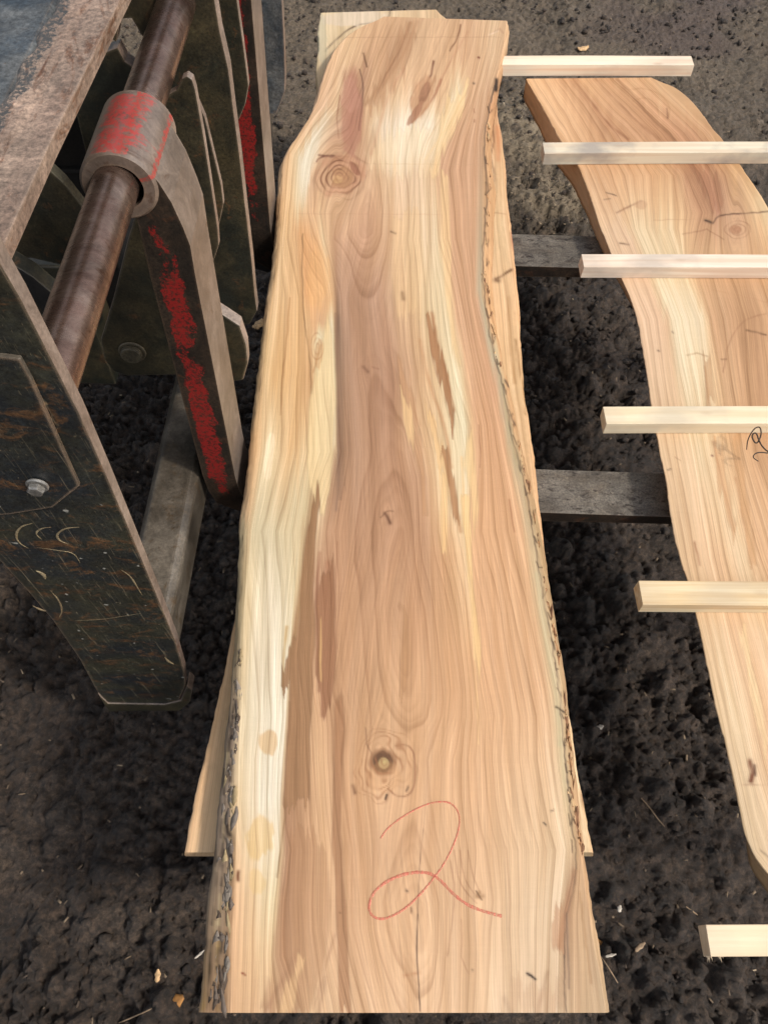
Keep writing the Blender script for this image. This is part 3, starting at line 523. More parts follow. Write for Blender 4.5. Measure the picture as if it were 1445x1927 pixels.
strokes_up = [
 ([(636, 600), (634, 700), (636, 800), (638, 900), (632, 960)], 3.2, (140, 112, 94), .45),
 ([(570, 440), (568, 520), (572, 600), (584, 680), (586, 740)], 1.6, (150, 116, 80), .6),
 ([(545, 560), (540, 640), (530, 720), (528, 780)], 1.8, (170, 124, 80), .5),
 ([(590, 700), (598, 670), (604, 650)], 2, (180, 130, 84), .5),
 # brown tongues
 ([(812, 590), (824, 650), (838, 700), (846, 740), (852, 772)], 4.5, (186, 140, 100), .75),
 ([(806, 610), (815, 680), (826, 720)], 2, RL, .5),
 ([(790, 640), (806, 720), (830, 780), (842, 830), (850, 880)], 3.5, (196, 150, 108), .6),
 ([(832, 850), (846, 900), (858, 960), (866, 1000)], 4, (198, 152, 108), .6),
 ([(756, 700), (772, 760), (790, 800)], 3, (200, 156, 116), .5),
 ([(868, 860), (874, 960), (880, 1060), (888, 1160), (893, 1240)], 2.4, (242, 204, 150), .7),
 ([(826, 880), (830, 960), (834, 1040)], 2.2, (240, 200, 146), .6),
 ([(893, 1240), (898, 1320), (900, 1400)], 1.8, (238, 196, 146), .5),
 ([(958, 940), (964, 985), (968, 1000)], 1.8, (168, 118, 84), .6),
 ([(900, 800), (904, 850), (902, 880)], 1.2, RL, .6),
 # olive-edged bark tongue on the left
 ([(596, 905), (588, 960), (580, 1020), (572, 1080), (562, 1160), (548, 1230), (536, 1290)], 3.8, (168, 132, 92), .7),
 ([(540, 1180), (534, 1230), (532, 1290)], 3, (196, 160, 104), .55),
 ([(602, 1040), (596, 1100), (598, 1180), (600, 1260), (600, 1300)], 3.4, (162, 116, 88), .75),
 ([(616, 1060), (612, 1150), (616, 1240), (612, 1300), (608, 1345)], 6, (174, 126, 96), .7),
 ([(600, 1140), (600, 1220), (600, 1280)], 1.2, (226, 184, 130), .7),
 ([(636, 1020), (630, 1120), (634, 1220)], 1.5, RL, .35),
 ([(545, 1320), (546, 1400), (540, 1500), (534, 1560), (522, 1650)], 2.0, (140, 108, 72), .55),
 # figure round the lower knot and the bottom loop
 ([(744, 1404), (764, 1400), (778, 1412), (782, 1450), (780, 1480), (766, 1500), (744, 1498), (730, 1484)], 1.9, RL, .6),
 ([(722, 1436), (716, 1426)], 1.2, CK, .7), ([(724, 1438), (732, 1446)], 1.2, CK, .6), ([(722, 1440), (718, 1450)], 1.1, CK, .6), ([(700, 1420), (690, 1400), (688, 1370)], 1.6, DL, .4),
 ([(728, 1496), (726, 1504)], 2.4, CK, .8), ([(764, 1488), (768, 1480)], 2.2, CK, .6), ([(664, 1478), (668, 1492)], 3.4, (124, 86, 60), .7),
 
 
 
 ([(760, 1836), (790, 1830)], 3, (180, 120, 80), .4),
 
 
 
 ([(855, 1600), (860, 1650), (876, 1680), (898, 1700)], 1.5, RL, .4), ([(865, 1600), (872, 1650), (886, 1676), (902, 1690)], 1.5, RL, .4), ([(880, 1600), (890, 1650), (905, 1685)], 1.4, RL, .35),
 ([(848, 1620), (856, 1680), (850, 1740), (842, 1800)], 1.5, RL, .4), ([(868, 1730), (868, 1800), (880, 1830)], 1.4, RL, .4),
 ([(902, 1680), (896, 1688), (908, 1686)], 4, (136, 98, 58), .55), ([(896, 1678), (906, 1692)], 1.8, (96, 64, 40), .8),
 # checks, specks
 ([(796, 1560), (790, 1620), (787, 1680), (785, 1740), (784, 1790)], 1.1, (120, 92, 70), .55, .6), ([(786, 1720), (783, 1790), (788, 1850), (790, 1904)], 1.3, (70, 54, 44), .75, .6),
 ([(764, 1675), (766, 1677)], 2.4, CK, .9), ([(773, 1708), (774, 1716)], 2.6, (130, 96, 70), .8), ([(640, 1717), (641, 1718)], 2.2, CK, .8),
 ([(1022, 1548), (1026, 1552)], 1.8, CK, .8), ([(1036, 1526), (1042, 1524)], 1.5, CK, .7), ([(888, 1825), (889, 1826)], 2.4, CK, .6), ([(456, 1832), (462, 1834)], 2, (140, 60, 40), .8), ([(449, 1640), (448, 1655)], 4, (110, 66, 40), .7),
 ([(757, 551), (759, 562)], 4.0, (100, 66, 44), .8), ([(736, 436), (744, 440)], 2, (110, 80, 60), .7), ([(891, 156), (892, 157)], 2.2, CK, .8), ([(900, 108), (901, 109)], 2, (130, 70, 50), .7),
 ([(892, 205), (893, 212)], 1.6, (160, 110, 80), .6), ([(893, 226), (893, 230)], 1.6, (160, 110, 80), .6),
 ([(724, 966), (730, 974), (734, 984)], 3.6, (112, 76, 56), .8), ([(716, 974), (728, 962), (740, 962)], 1.6, DL, .6),
 ([(684, 690), (692, 700)], 3.2, (126, 86, 66), .7), ([(700, 690), (712, 694)], 2, (150, 106, 84), .5),
 # upper part
 ([(676, 130), (684, 160), (680, 200), (676, 245)], 1.6, (104, 70, 54), .75), ([(640, 180), (634, 220), (638, 260)], 1.5, RL, .5), ([(684, 100), (690, 125)], 1.8, (120, 86, 60), .7),
 ([(655, 140), (662, 180), (660, 230), (655, 275)], 11, (170, 118, 96), .5), ([(640, 300), (628, 290), (600, 296), (596, 304)], 1.8, (120, 76, 60), .7),
 ([(600, 292), (640, 296), (664, 306), (676, 322), (670, 345)], 2.2, (120, 80, 62), .75), ([(650, 280), (672, 300), (684, 330)], 3.5, (180, 126, 104), .5),
 ([(772, 44), (756, 80), (736, 120), (716, 160), (696, 190), (688, 196)], 4.5, (170, 128, 92), .65), ([(784, 40), (766, 90), (750, 116), (722, 160)], 3, (182, 140, 104), .55),
 ([(866, 46), (862, 70), (848, 92), (846, 96)], 1.6, (140, 100, 70), .75), ([(880, 60), (850, 110), (820, 170)], 2.5, (196, 148, 112), .45), ([(760, 130), (730, 180), (716, 230), (700, 290)], 3, (206, 156, 122), .45),
 ([(815, 115), (812, 140), (800, 160)], 2.4, (130, 86, 62), .75), ([(830, 150), (818, 180), (800, 206), (776, 230)], 2.6, (176, 124, 92), .65),
 ([(880, 160), (866, 190), (850, 230), (820, 270), (800, 300)], 2.2, (240, 204, 152), .6), ([(838, 210), (812, 250), (794, 290), (790, 320)], 1.3, (196, 158, 120), .5),
 ([(610, 70), (940, 70)], .9, (170, 132, 96), .35), ([(590, 307), (915, 310)], .9, (200, 160, 124), .4), ([(560, 402), (912, 404)], .8, (200, 156, 122), .35),
 ([(930, 60), (940, 54), (946, 62)], 2, (180, 140, 108), .6), ([(920, 66), (936, 58)], 1.6, (236, 206, 176), .7),
 # split along the waney right edge
 ([(930, 160), (920, 205), (912, 250), (911, 300), (917, 345), (914, 390), (912, 440), (906, 480), (909, 540), (916, 600), (931, 680), (946, 724), (958, 800), (979, 880), (991, 930), (1003, 1000), (1016, 1080), (1026, 1150), (1040, 1220), (1052, 1300), (1058, 1380), (1066, 1450), (1076, 1550), (1084, 1610), (1084, 1650), (1062, 1730), (1060, 1850), (1064, 1905)], 1.5, (86, 72, 60), .62, 3.0),
 ([(906, 470), (900, 530), (906, 600), (922, 670), (938, 720), (950, 800), (970, 880), (984, 940), (1000, 1030)], 4, (172, 154, 132), .22),
 ([(1010, 1080), (1024, 1180), (1046, 1300), (1052, 1400)], 5, (196, 186, 150), .35),
 ([(934, 150), (932, 170)], 4, (46, 32, 24), .85), ([(960, 780), (968, 800)], 2, CK, .6), ([(1046, 1330), (1066, 1342)], 2.2, (70, 50, 36), .8), ([(950, 716), (957, 728)], 2.4, CK, .7), ([(1090, 1680), (1100, 1760), (1112, 1850)], 3, (168, 130, 92), .5), ([(1080, 1640), (1066, 1710), (1052, 1780)], 6, (160, 112, 78), .5),
 # grey waney strip at lower left
 ([(432, 1440), (434, 1470)], 4.5, (60, 46, 36), .8), ([(424, 1548), (432, 1572)], 4.5, (48, 36, 28), .9), ([(418, 1300), (436, 1380), (430, 1450)], 2.2, (92, 80, 70), .6),
 ([(440, 1560), (436, 1680), (428, 1780), (424, 1900)], 3.2, (84, 66, 48), .7), ([(396, 1770), (392, 1900)], 2.2, (74, 58, 36), .8), ([(410, 1770), (408, 1900)], 2.2, (184, 152, 92), .6), ([(418, 1770), (414, 1900)], 2.5, (60, 48, 36), .7), ([(386, 1790), (382, 1900)], 2.4, (178, 146, 88), .6),
 ([(992, 1832), (1000, 1836), (1007, 1842)], 2.6, (60, 44, 38), .9),
 ([(1070, 1860), (1066, 1720)], 2.5, (112, 90, 76), .5), ([(600, 1905), (612, 1840)], 5, (160, 124, 96), .4), ([(950, 1880), (960, 1905)], 6, (176, 146, 120), .4),
 ([(1010, 1905), (1030, 1830)], 5, (170, 134, 104), .4), ([(500, 1905), (560, 1790)], 6, (156, 118, 92), .4), ([(590, 1900), (630, 1760)], 3, (170, 130, 100), .4),
]
for k in range(34):                                       # weathered cracks of the grey waney strip
    y0 = random.uniform(1260, 1860); x0 = np.interp(y0, [1260, 1500, 1700, 1905], [446, 424, 408, 396]) + random.uniform(-1, 1) * np.interp(y0, [1260, 1905], [5, 18])
    strokes_up.append(([(x0, y0), (x0 - 2, y0 + random.uniform(10, 60))], random.uniform(1.2, 2.4), random.choice([(78, 64, 52), (96, 82, 70), (190, 168, 130), (60, 48, 38)]), random.uniform(.35, .7)))
for k in range(30):                                       # torn fibres along the split
    t = k / 29; y0 = 200 + t * 1380; x0 = np.interp(y0, [220, 300, 440, 600, 720, 880, 1080, 1300, 1520], [916, 912, 912, 916, 946, 979, 1016, 1052, 1072])
    strokes_up.append(([(x0 + random.uniform(-3, 3), y0), (x0 + random.uniform(0, 8), y0 + random.uniform(10, 26)), (x0 + random.uniform(4, 12), y0 + random.uniform(4, 14))], 1.3, (80, 58, 42), .7))
HEART = ([0, 240, 330, 400, 440, 475, 500, 545, 600, 650, 712, 760, 806, 860, 930, 1000, 1140, 1260, 1320, 1348, 1372, 1430, 1500, 1560, 1600, 1700, 1790, 1832, 1870, 1930],
         [800, 700, 690, 688, 690, 692, 694, 698, 702, 706, 714, 724, 734, 740, 744, 746, 752, 762, 768, 770, 766, 752, 752, 760, 768, 780, 786, 788, 790, 792],
         [9, 6, 3, .6, 1.2, 4, 6.2, 9, 12, 13, 9.5, 8, 6.2, 4.8, 2.8, 1.1, .1, 1.2, 2.6, 4, 6, 7.5, 7, 6.2, 5, 1.2, 2.4, 4, 6, 9])
KN = [(720, 1433, 40, 16), (636, 325, 42, 16), (728, 968, 18, 8), (902, 1690, 24, 8), (692, 694, 16, 6), (795, 190, 26, 8)]
def col_up(px, py):
    C = paint(UP, px, py, KN, strokes_up, 0, 1.0, heart=HEART)
    C = polys(C, px, py, [
        ([(617, 594), (608, 640), (600, 676), (583, 753), (577, 860), (588, 930), (606, 960), (622, 900), (628, 830), (630, 744), (627, 647)], (236, 210, 166), .75, 3),
        ([(598, 905), (588, 950), (577, 991), (565, 1105), (563, 1165), (548, 1219), (530, 1250), (530, 1294), (546, 1289), (545, 1338), (540, 1388), (538, 1450), (534, 1520), (583, 1500), (583, 1450), (585, 1368), (592, 1219), (590, 1105), (595, 991), (602, 940)], (160, 122, 90), .92, 2),
        ([(625, 1046), (602, 1086), (595, 1140), (597, 1219), (595, 1289), (602, 1304), (610, 1348), (625, 1309), (630, 1269), (632, 1190), (630, 1115)], (158, 114, 86), .9, 2),
        ([(603, 1160), (601, 1220), (603, 1290), (606, 1290), (606, 1160)], (222, 178, 126), .7, 1.5),
        ([(640, 1290), (630, 1330), (628, 1450), (624, 1560), (632, 1700), (640, 1905), (664, 1905), (650, 1700), (640, 1560), (646, 1450), (648, 1330)], (166, 122, 90), .75, 2.5),
        ([(761, 1150), (753, 1249), (753, 1316), (764, 1312), (768, 1219), (767, 1160)], (180, 138, 102), .6, 2),
        ([(866, 942), (872, 1016), (886, 1130), (896, 1240), (902, 1300), (904, 1240), (894, 1130), (886, 1016), (884, 942)], (242, 204, 152), .8, 2),
        ([(830, 900), (828, 960), (832, 1045), (840, 1045), (842, 960), (840, 900)], (240, 200, 148), .7, 2.5),
        ([(801, 590), (812, 671), (838, 753), (852, 815), (854, 763), (847, 729), (826, 657), (810, 600)], (172, 126, 90), .92, 2),
        ([(748, 665), (770, 740), (787, 792), (801, 889), (806, 960), (796, 960), (786, 880), (770, 800), (752, 730)], (192, 148, 112), .6, 3),
        ([(753, 735), (760, 802), (777, 862), (779, 820), (770, 770)], (234, 196, 150), .75, 2),
        ([(798, 760), (812, 830), (834, 900), (848, 960), (840, 880), (822, 800)], (234, 194, 144), .7, 2.5),
        ([(829, 850), (843, 918), (858, 985), (866, 985), (856, 900), (840, 850)], (176, 130, 92), .85, 2),
        ([(878, 850), (872, 880), (890, 960), (894, 1010), (900, 960), (894, 890), (890, 800)], (242, 208, 156), .6, 3),
        ([(630, 600), (633, 700), (636, 800), (638, 930), (648, 930), (646, 800), (642, 700), (638, 600)], (150, 118, 98), .55, 3),
        ([(545, 1560), (540, 1640), (524, 1700), (514, 1760), (510, 1830), (490, 1905), (580, 1905), (612, 1800), (622, 1700), (612, 1600), (590, 1560)], (172, 130, 98), .5, 5),
        ([(520, 1905), (536, 1850), (560, 1800), (575, 1800), (560, 1850), (545, 1905)], (228, 190, 146), .55, 4),
        ([(690, 300), (720, 262), (760, 240), (800, 238), (836, 226), (826, 270), (806, 320), (770, 330), (720, 322)], (242, 216, 180), .5, 9),
        ([(838, 196), (866, 168), (884, 150), (876, 190), (856, 240), (836, 290), (822, 330), (806, 330), (826, 260)], (242, 208, 160), .6, 4),
        ([(738, 400), (736, 520), (748, 600), (792, 600), (800, 520), (790, 400)], (232, 196, 152), .4, 5),
        ([(826, 330), (830, 480), (838, 560), (850, 640), (868, 700), (856, 600), (848, 480), (842, 340)], (240, 206, 158), .6, 4),
        ([(760, 50), (742, 100), (716, 150), (690, 200), (700, 210), (734, 176), (764, 130), (786, 60)], (184, 140, 106), .5, 4),
        ([(1060, 1700), (1040, 1720), (1036, 1760), (1050, 1800), (1062, 1800)], (190, 142, 108), .6, 3),
        ([(960, 1840), (958, 1905), (1056, 1905), (1056, 1850), (1000, 1855)], (196, 160, 130), .4, 8)], 11)
    C = blobs(C, px, py, [
        (795, 180, 20, 42, 22, (196, 150, 112), .8, .3), (798, 176, 9, 26, 24, (160, 112, 84), .7, .35), (782, 212, 7, 28, 32, (172, 122, 92), .8, .3),
        (662, 215, 20, 78, 2, (176, 124, 100), .62, .3), (658, 180, 18, 30, 0, (198, 148, 124), .35, .3),
        (640, 330, 46, 40, 0, (200, 152, 118), .8, .25), (640, 334, 26, 21, 0, (178, 134, 96), .85, .25), (634, 338, 12, 9, 0, (200, 158, 112), .8, .25), (668, 318, 6, 14, -30, (150, 96, 74), .7, .3), (612, 336, 16, 24, 10, (214, 176, 138), .5, .2),
        (720, 1433, 27, 27, 0, (150, 108, 76), .75, .12), (720, 1433, 20, 21, 0, (104, 74, 52), .95, .1), (722, 1436, 10.5, 11, 0, (186, 160, 112), .95, .12), (724, 1434, 4, 4, 0, (204, 190, 130), .7, .1),
        (724, 1462, 34, 30, 0, (204, 154, 106), .3, .2), (505, 1398, 19, 24, 0, (214, 180, 134), .8, .2), (490, 1575, 26, 40, 10, (222, 184, 120), .6, .3), (484, 1660, 16, 24, 0, (226, 190, 130), .5, .3),
        (600, 520, 22, 60, 4, (232, 178, 116), .3, .3), (506, 860, 9, 50, 5, (248, 226, 190), .7, .3), (600, 665, 8, 30, 5, (200, 148, 98), .5, .3)], 3)
    C = rings_at(C, px, py, 640, 332, 58, 46, 5.5, (136, 92, 66), .75, 5)
    C = rings_at(C, px, py, 722, 1437, 62, 74, 7, (160, 110, 74), .5, 7)
    C = rings_at(C, px, py, 598, 650, 16, 34, 3, (170, 120, 76), .4, 9)
    return C

ZT = .51; TH = .046
upL = [(733, 31), (700, 40), (668, 56), (645, 75), (626, 100), (610, 140), (600, 180), (588, 214), (560, 255), (538, 290), (531, 340), (530, 400), (526, 450), (520, 510), (508, 580), (502, 640), (494, 720), (484, 800), (478, 880), (470, 940), (463, 980), (464, 1010), (461, 1080), (458, 1150), (454, 1250), (450, 1350), (447, 1450), (443, 1550), (440, 1650), (436, 1750), (432, 1850), (430, 1906)]
upR = [(954, 39), (947, 90), (940, 125), (933, 155), (926, 190), (917, 235), (914, 270), (917, 310), (922, 345), (918, 400), (917, 440), (911, 480), (914, 540), (921, 600), (936, 680), (951, 722), (964, 800), (984, 880), (997, 940), (1010, 1010), (1022, 1080), (1032, 1150), (1046, 1220), (1058, 1300), (1064, 1380), (1072, 1450), (1082, 1540), (1092, 1600), (1104, 1690), (1122, 1800), (1140, 1906)]
upOL = [(727, 37), (662, 64), (640, 85), (622, 112), (604, 160), (594, 200), (580, 236), (554, 272), (534, 306), (527, 350), (526, 410), (521, 460), (514, 525), (502, 590), (497, 650), (488, 730), (478, 810), (472, 890), (463, 950), (454, 990), (457, 1020), (454, 1090), (450, 1160), (445, 1250), (438, 1350), (424, 1450), (413, 1550), (402, 1650), (392, 1750), (384, 1850), (378, 1906)]
upOR = [(953, 46), (946, 96), (938, 130), (932, 160), (926, 196), (921, 240), (919, 276), (923, 316), (929, 350), (926, 404), (926, 444), (921, 486), (924, 546), (931, 606), (946, 686), (958, 730), (971, 806), (990, 886), (1003, 946), (1016, 1016), (1028, 1086), (1038, 1156), (1052, 1226), (1063, 1306), (1069, 1386), (1077, 1456), (1086, 1546), (1094, 1606), (1106, 1696), (1124, 1806), (1141, 1908)]
top = empty('live_edge_slab', (0, 1.0, ZT - TH))
tag(top, 'long sawn live edge slab with a red 2 marked on it, lying on top of another slab', 'wood slab')
me, G = make_slab('board', ZT, TH, upL, upR, upOL, upOR, 1150, 400, col_up, None, pw=(.13, .4))
def attach(name, me, mat, parent, smooth=False):
    o = link(name, me, mat, None, smooth); o.parent = parent
    pw = Vector((0, 0, 0)); p = parent
    while p: pw += Vector(p.location); p = p.parent
    o.location = -pw
    return o
attach('board', me, M['slab'], top)
def flakes(name, spots, cols, parent):
    V = []; F = []; C = []
    for (x, y, L, W_, z, an) in spots:
        z -= .0006
        c0 = PZ(x, y, z); ca, sa = math.cos(an), math.sin(an); i = len(V); col_ = srgb(random.choice(cols)) / GAIN * random.uniform(.75, 1.1); n_ = 5
        for a_ in range(n_):
            t = a_ / (n_ - 1) * 2 - 1; w_ = W_ * (1 - .85 * abs(t) ** 1.7) * random.uniform(.7, 1.2); lift_ = .0016 * random.random() + .0022 * max(0, t) ** 2
            for sgn in (-1, 1):
                lx = sgn * w_ + random.uniform(-.0006, .0006); ly = t * L
                for dz in (0., .0013): V.append((c0[0] + lx * ca - ly * sa, c0[1] + lx * sa + ly * ca, z + lift_ + dz + .0008 * sgn)); C.append(col_)
        for a_ in range(n_ - 1):
            p_ = i + a_ * 4; q_ = p_ + 4
            F += [[p_ + 1, p_ + 3, q_ + 3, q_ + 1], [p_, q_, q_ + 2, p_ + 2], [p_, p_ + 1, q_ + 1, q_], [p_ + 2, q_ + 2, q_ + 3, p_ + 3]]
    me = mesh_quads(name, V, F); set_col(me, C); return attach(name, me, M['flake'], parent)
m, n, l, b = new_mat('bark_fibre'); at = nd(n, 'ShaderNodeVertexColor', layer_name='Col'); nn = nd(n, 'ShaderNodeTexNoise', Scale=1.0, Detail=5.0); l.new(coords(n, l, (500, 60, 300)), nn.inputs['Vector'])
rp = ramp(n, [(.3, .6), (.7, 1.2)]); l.new(nn.outputs[0], rp.inputs[0]); l.new(mixc(n, l, 1., at.outputs[0], rp.outputs[0], 'MULTIPLY'), b.inputs['Base Color']); b.inputs['Roughness'].default_value = .85; M['flake'] = m
upo = sorted(upR, key=lambda p: p[1]); fy = [p[1] for p in upo]; fx = [p[0] for p in upo]
sp_ = []
for k in range(120):
    y = random.uniform(170, 1600); x = np.interp(y, fy, fx) + random.uniform(-3, 5) - 1; z_ = ZT - .0015 - .004 * random.random()
    sp_.append((x, y, random.uniform(.003, .016), random.uniform(.0008, .0028), z_, random.gauss(-.06, .16)))
flakes('bark', sp_, [(206, 160, 112), (176, 130, 92), (140, 100, 70), (222, 184, 136), (196, 146, 100)], top)
sp_ = []
ulo = sorted(upOL, key=lambda p: p[1])
for k in range(75):
    y = random.uniform(1230, 1890); xo = np.interp(y, [p[1] for p in ulo], [p[0] for p in ulo]); xi = np.interp(y, [p[1] for p in sorted(upL, key=lambda p: p[1])], [p[0] for p in sorted(upL, key=lambda p: p[1])])
    x = xo + (xi - xo) * random.uniform(.25, .95); f_ = (x - xo) / max(1, xi - xo)
    sp_.append((x, y, random.uniform(.005, .016), random.uniform(.002, .0048), ZT - .046 * (1 - f_ ** .13) - .0005, random.gauss(.03, .12)))
flakes('bark', sp_, [(150, 138, 124), (132, 120, 108), (112, 98, 86), (178, 156, 116), (92, 76, 62)], top)
# red wax crayon figure
two = [(716, 1578), (726, 1562), (742, 1548), (762, 1534), (784, 1522), (806, 1512), (828, 1508), (846, 1510), (858, 1520), (865, 1536), (864, 1556), (858, 1578), (848, 1602), (834, 1628), (818, 1650), (802, 1670), (782, 1692), (762, 1710), (742, 1722), (722, 1730), (706, 1728), (696, 1718), (694, 1702), (700, 1684), (714, 1668), (732, 1656), (756, 1646), (782, 1641), (804, 1642), (818, 1648), (834, 1662), (852, 1682), (874, 1700), (900, 1712), (924, 1719), (944, 1724)]
W2 = [PZ(p[0], p[1], ZT) for p in smooth_line(two)]
V = []; F = []
for i, p in enumerate(W2):
    t = W2[min(i + 1, len(W2) - 1)] - W2[max(i - 1, 0)]; t = t / (np.linalg.norm(t) + 1e-9); nrm = np.array([-t[1], t[0], 0])
    wd = (.0011 + .0007 * sm(.3, .75, i / len(W2))) * (1 + .35 * (random.random() - .5))
    for s_, h_ in ((-1, .00025), (-.4, .0008), (.4, .0008), (1, .00025)): V.append(p + nrm * wd * s_ + np.array([0, 0, h_]))
for i in range(len(W2) - 1):
    for k in range(3): F.append([4 * i + k, 4 * i + k + 1, 4 * i + 5 + k, 4 * i + 4 + k][::-1])
m, n, l, b = new_mat('red_crayon'); nn = nd(n, 'ShaderNodeTexNoise', Scale=900.0, Detail=2.0); l.new(coords(n, l), nn.inputs['Vector'])
rp = ramp(n, [(.35, (.58, .10, .07)), (.65, (.66, .28, .17))]); l.new(nn.outputs[0], rp.inputs[0]); l.new(rp.outputs[0], b.inputs['Base Color']); b.inputs['Roughness'].default_value = .6
na = nd(n, 'ShaderNodeTexNoise', Scale=1.0, Detail=3.0); l.new(coords(n, l, (900, 120, 1)), na.inputs['Vector']); ra_ = ramp(n, [(.36, .15), (.56, .85)]); l.new(na.outputs[0], ra_.inputs[0]); l.new(ra_.outputs[0], b.inputs['Alpha'])
o = attach('number_mark', mesh_quads('number_mark', V, F), m, top); tag(o, 'thin red crayon numeral 2')

# ---- lower slab of the stack
LO = [
 T((0, 590, (206, 190, 150)), (60, 590, (196, 180, 140)), (200, 580, (180, 140, 100)), (1100, 440, (172, 128, 70)), (1400, 380, (196, 142, 92)), (1620, 340, (206, 152, 102)), d=2),
 T((0, 620, (226, 200, 156)), (200, 620, (210, 170, 122)), (1100, 450, (206, 158, 104)), (1400, 400, (214, 164, 112)), (1620, 372, (222, 178, 130)), d=3),
 T((0, 740, (206, 176, 146)), (200, 740, (216, 176, 130)), (1100, 470, (196, 160, 104)), (1400, 440, (190, 160, 110)), (1620, 420, (214, 172, 122)), d=4),
 T((0, 860, (208, 166, 120)), (200, 880, (200, 150, 104)), (560, 900, (212, 160, 106)), (1000, 960, (206, 156, 108)), (1620, 1000, (200, 158, 110)), d=3),
 T((0, 920, (200, 150, 100)), (200, 920, (176, 116, 72)), (300, 926, (226, 180, 132)), (420, 930, (222, 184, 132)), (560, 945, (226, 176, 118)), (720, 960, (214, 172, 118)), (850, 980, (196, 150, 100)), (1000, 1004, (206, 160, 112)), (1300, 1056, (206, 172, 128)), (1500, 1078, (196, 166, 122)), (1620, 1090, (200, 170, 124)), d=3),
 T((0, 940, (190, 140, 92)), (200, 936, (168, 104, 62)), (300, 944, (206, 152, 104)), (420, 948, (224, 186, 136)), (560, 968, (226, 172, 112)), (720, 980, (208, 166, 110)), (850, 998, (222, 170, 112)), (1000, 1018, (198, 138, 86)), (1300, 1068, (216, 156, 98)), (1500, 1096, (214, 178, 132)), (1620, 1108, (216, 186, 140)), d=2),
 T((0, 950, (170, 120, 76)), (200, 944, (150, 90, 52)), (560, 980, (196, 120, 66)), (1000, 1030, (186, 118, 66)), (1620, 1120, (206, 150, 96)), d=2),
]
st_lo = [([(612, 96), (640, 66), (668, 48), (700, 42), (732, 34), (734, 22)], 1.6, (90, 66, 48), .7), ([(935, 190), (925, 230), (930, 260), (922, 300), (932, 330), (926, 370)], 2, (110, 72, 46), .7), ([(934, 524), (948, 516), (962, 508)], 2.6, (110, 72, 44), .85), ([(932, 526), (938, 528)], 4, (96, 60, 36), .85), ([(946, 280), (944, 330), (948, 390)], 3, (226, 196, 150), .5),  # first stroke paints the upper slab's edge shadow as a dark line
         ([(956, 560), (958, 640), (968, 720)], 3, (176, 130, 80), .5), ([(962, 440), (968, 470)], 3, (120, 20, 20), .7), ([(936, 240), (938, 300)], 5, (204, 140, 96), .5), ([(1090, 1420), (1096, 1520)], 2, (130, 90, 60), .6), ([(970, 640), (990, 780)], 2.4, (150, 110, 66), .6), ([(365, 1480), (430, 1200)], 2, (150, 106, 66), .5), ([(930, 400), (950, 402)], 1.2, (160, 120, 84), .5)]
ZL = ZT - TH - .001; THL = ZL - .42 - .0005
loL = [(603, 24), (598, 60), (600, 90), (594, 120), (600, 180), (610, 300), (560, 500), (520, 800), (470, 1000), (446, 1140), (436, 1200), (420, 1280), (403, 1350), (388, 1420), (372, 1480), (358, 1550), (347, 1604)]
loR = [(818, 18), (900, 80), (930, 130), (932, 170), (936, 220), (944, 260), (949, 300), (952, 360), (958, 400), (964, 450), (970, 520), (975, 580), (980, 660), (984, 730), (994, 800), (1003, 860), (1010, 920), (1018, 1000), (1028, 1060), (1038, 1140), (1048, 1200), (1060, 1260), (1066, 1320), (1076, 1400), (1090, 1480), (1104, 1550), (1117, 1604)]
low = empty('live_edge_slab', (0, 1.1, ZL - THL))
tag(low, 'wider live edge slab mostly covered by the slab with the red 2 on top of it', 'wood slab')
me, G = make_slab('board', ZL, THL, loL, loR, [(x + 4 if y > 300 else x + 2, y) for x, y in loL], [(x - 2, y) for x, y in loR], 700, 110, lambda a, b_: blobs(paint([[tuple([p[0], p[1], tuple(.5 * c + .5 * g for c, g in zip(p[2], (232, 200, 158)))]) + p[3:] for p in t] for t in LO], a, b_, [], st_lo, 40, .8) * (1 + .22 * sm(480, 440, a))[:, None], a, b_, [(665, 34, 66, 14, -3, (220, 200, 174), .8, .3), (606, 80, 10, 50, 0, (196, 188, 160), .6, .3)], 31), None, edge_rough=.001, seed=5)
attach('board', me, M['slab2'], low)

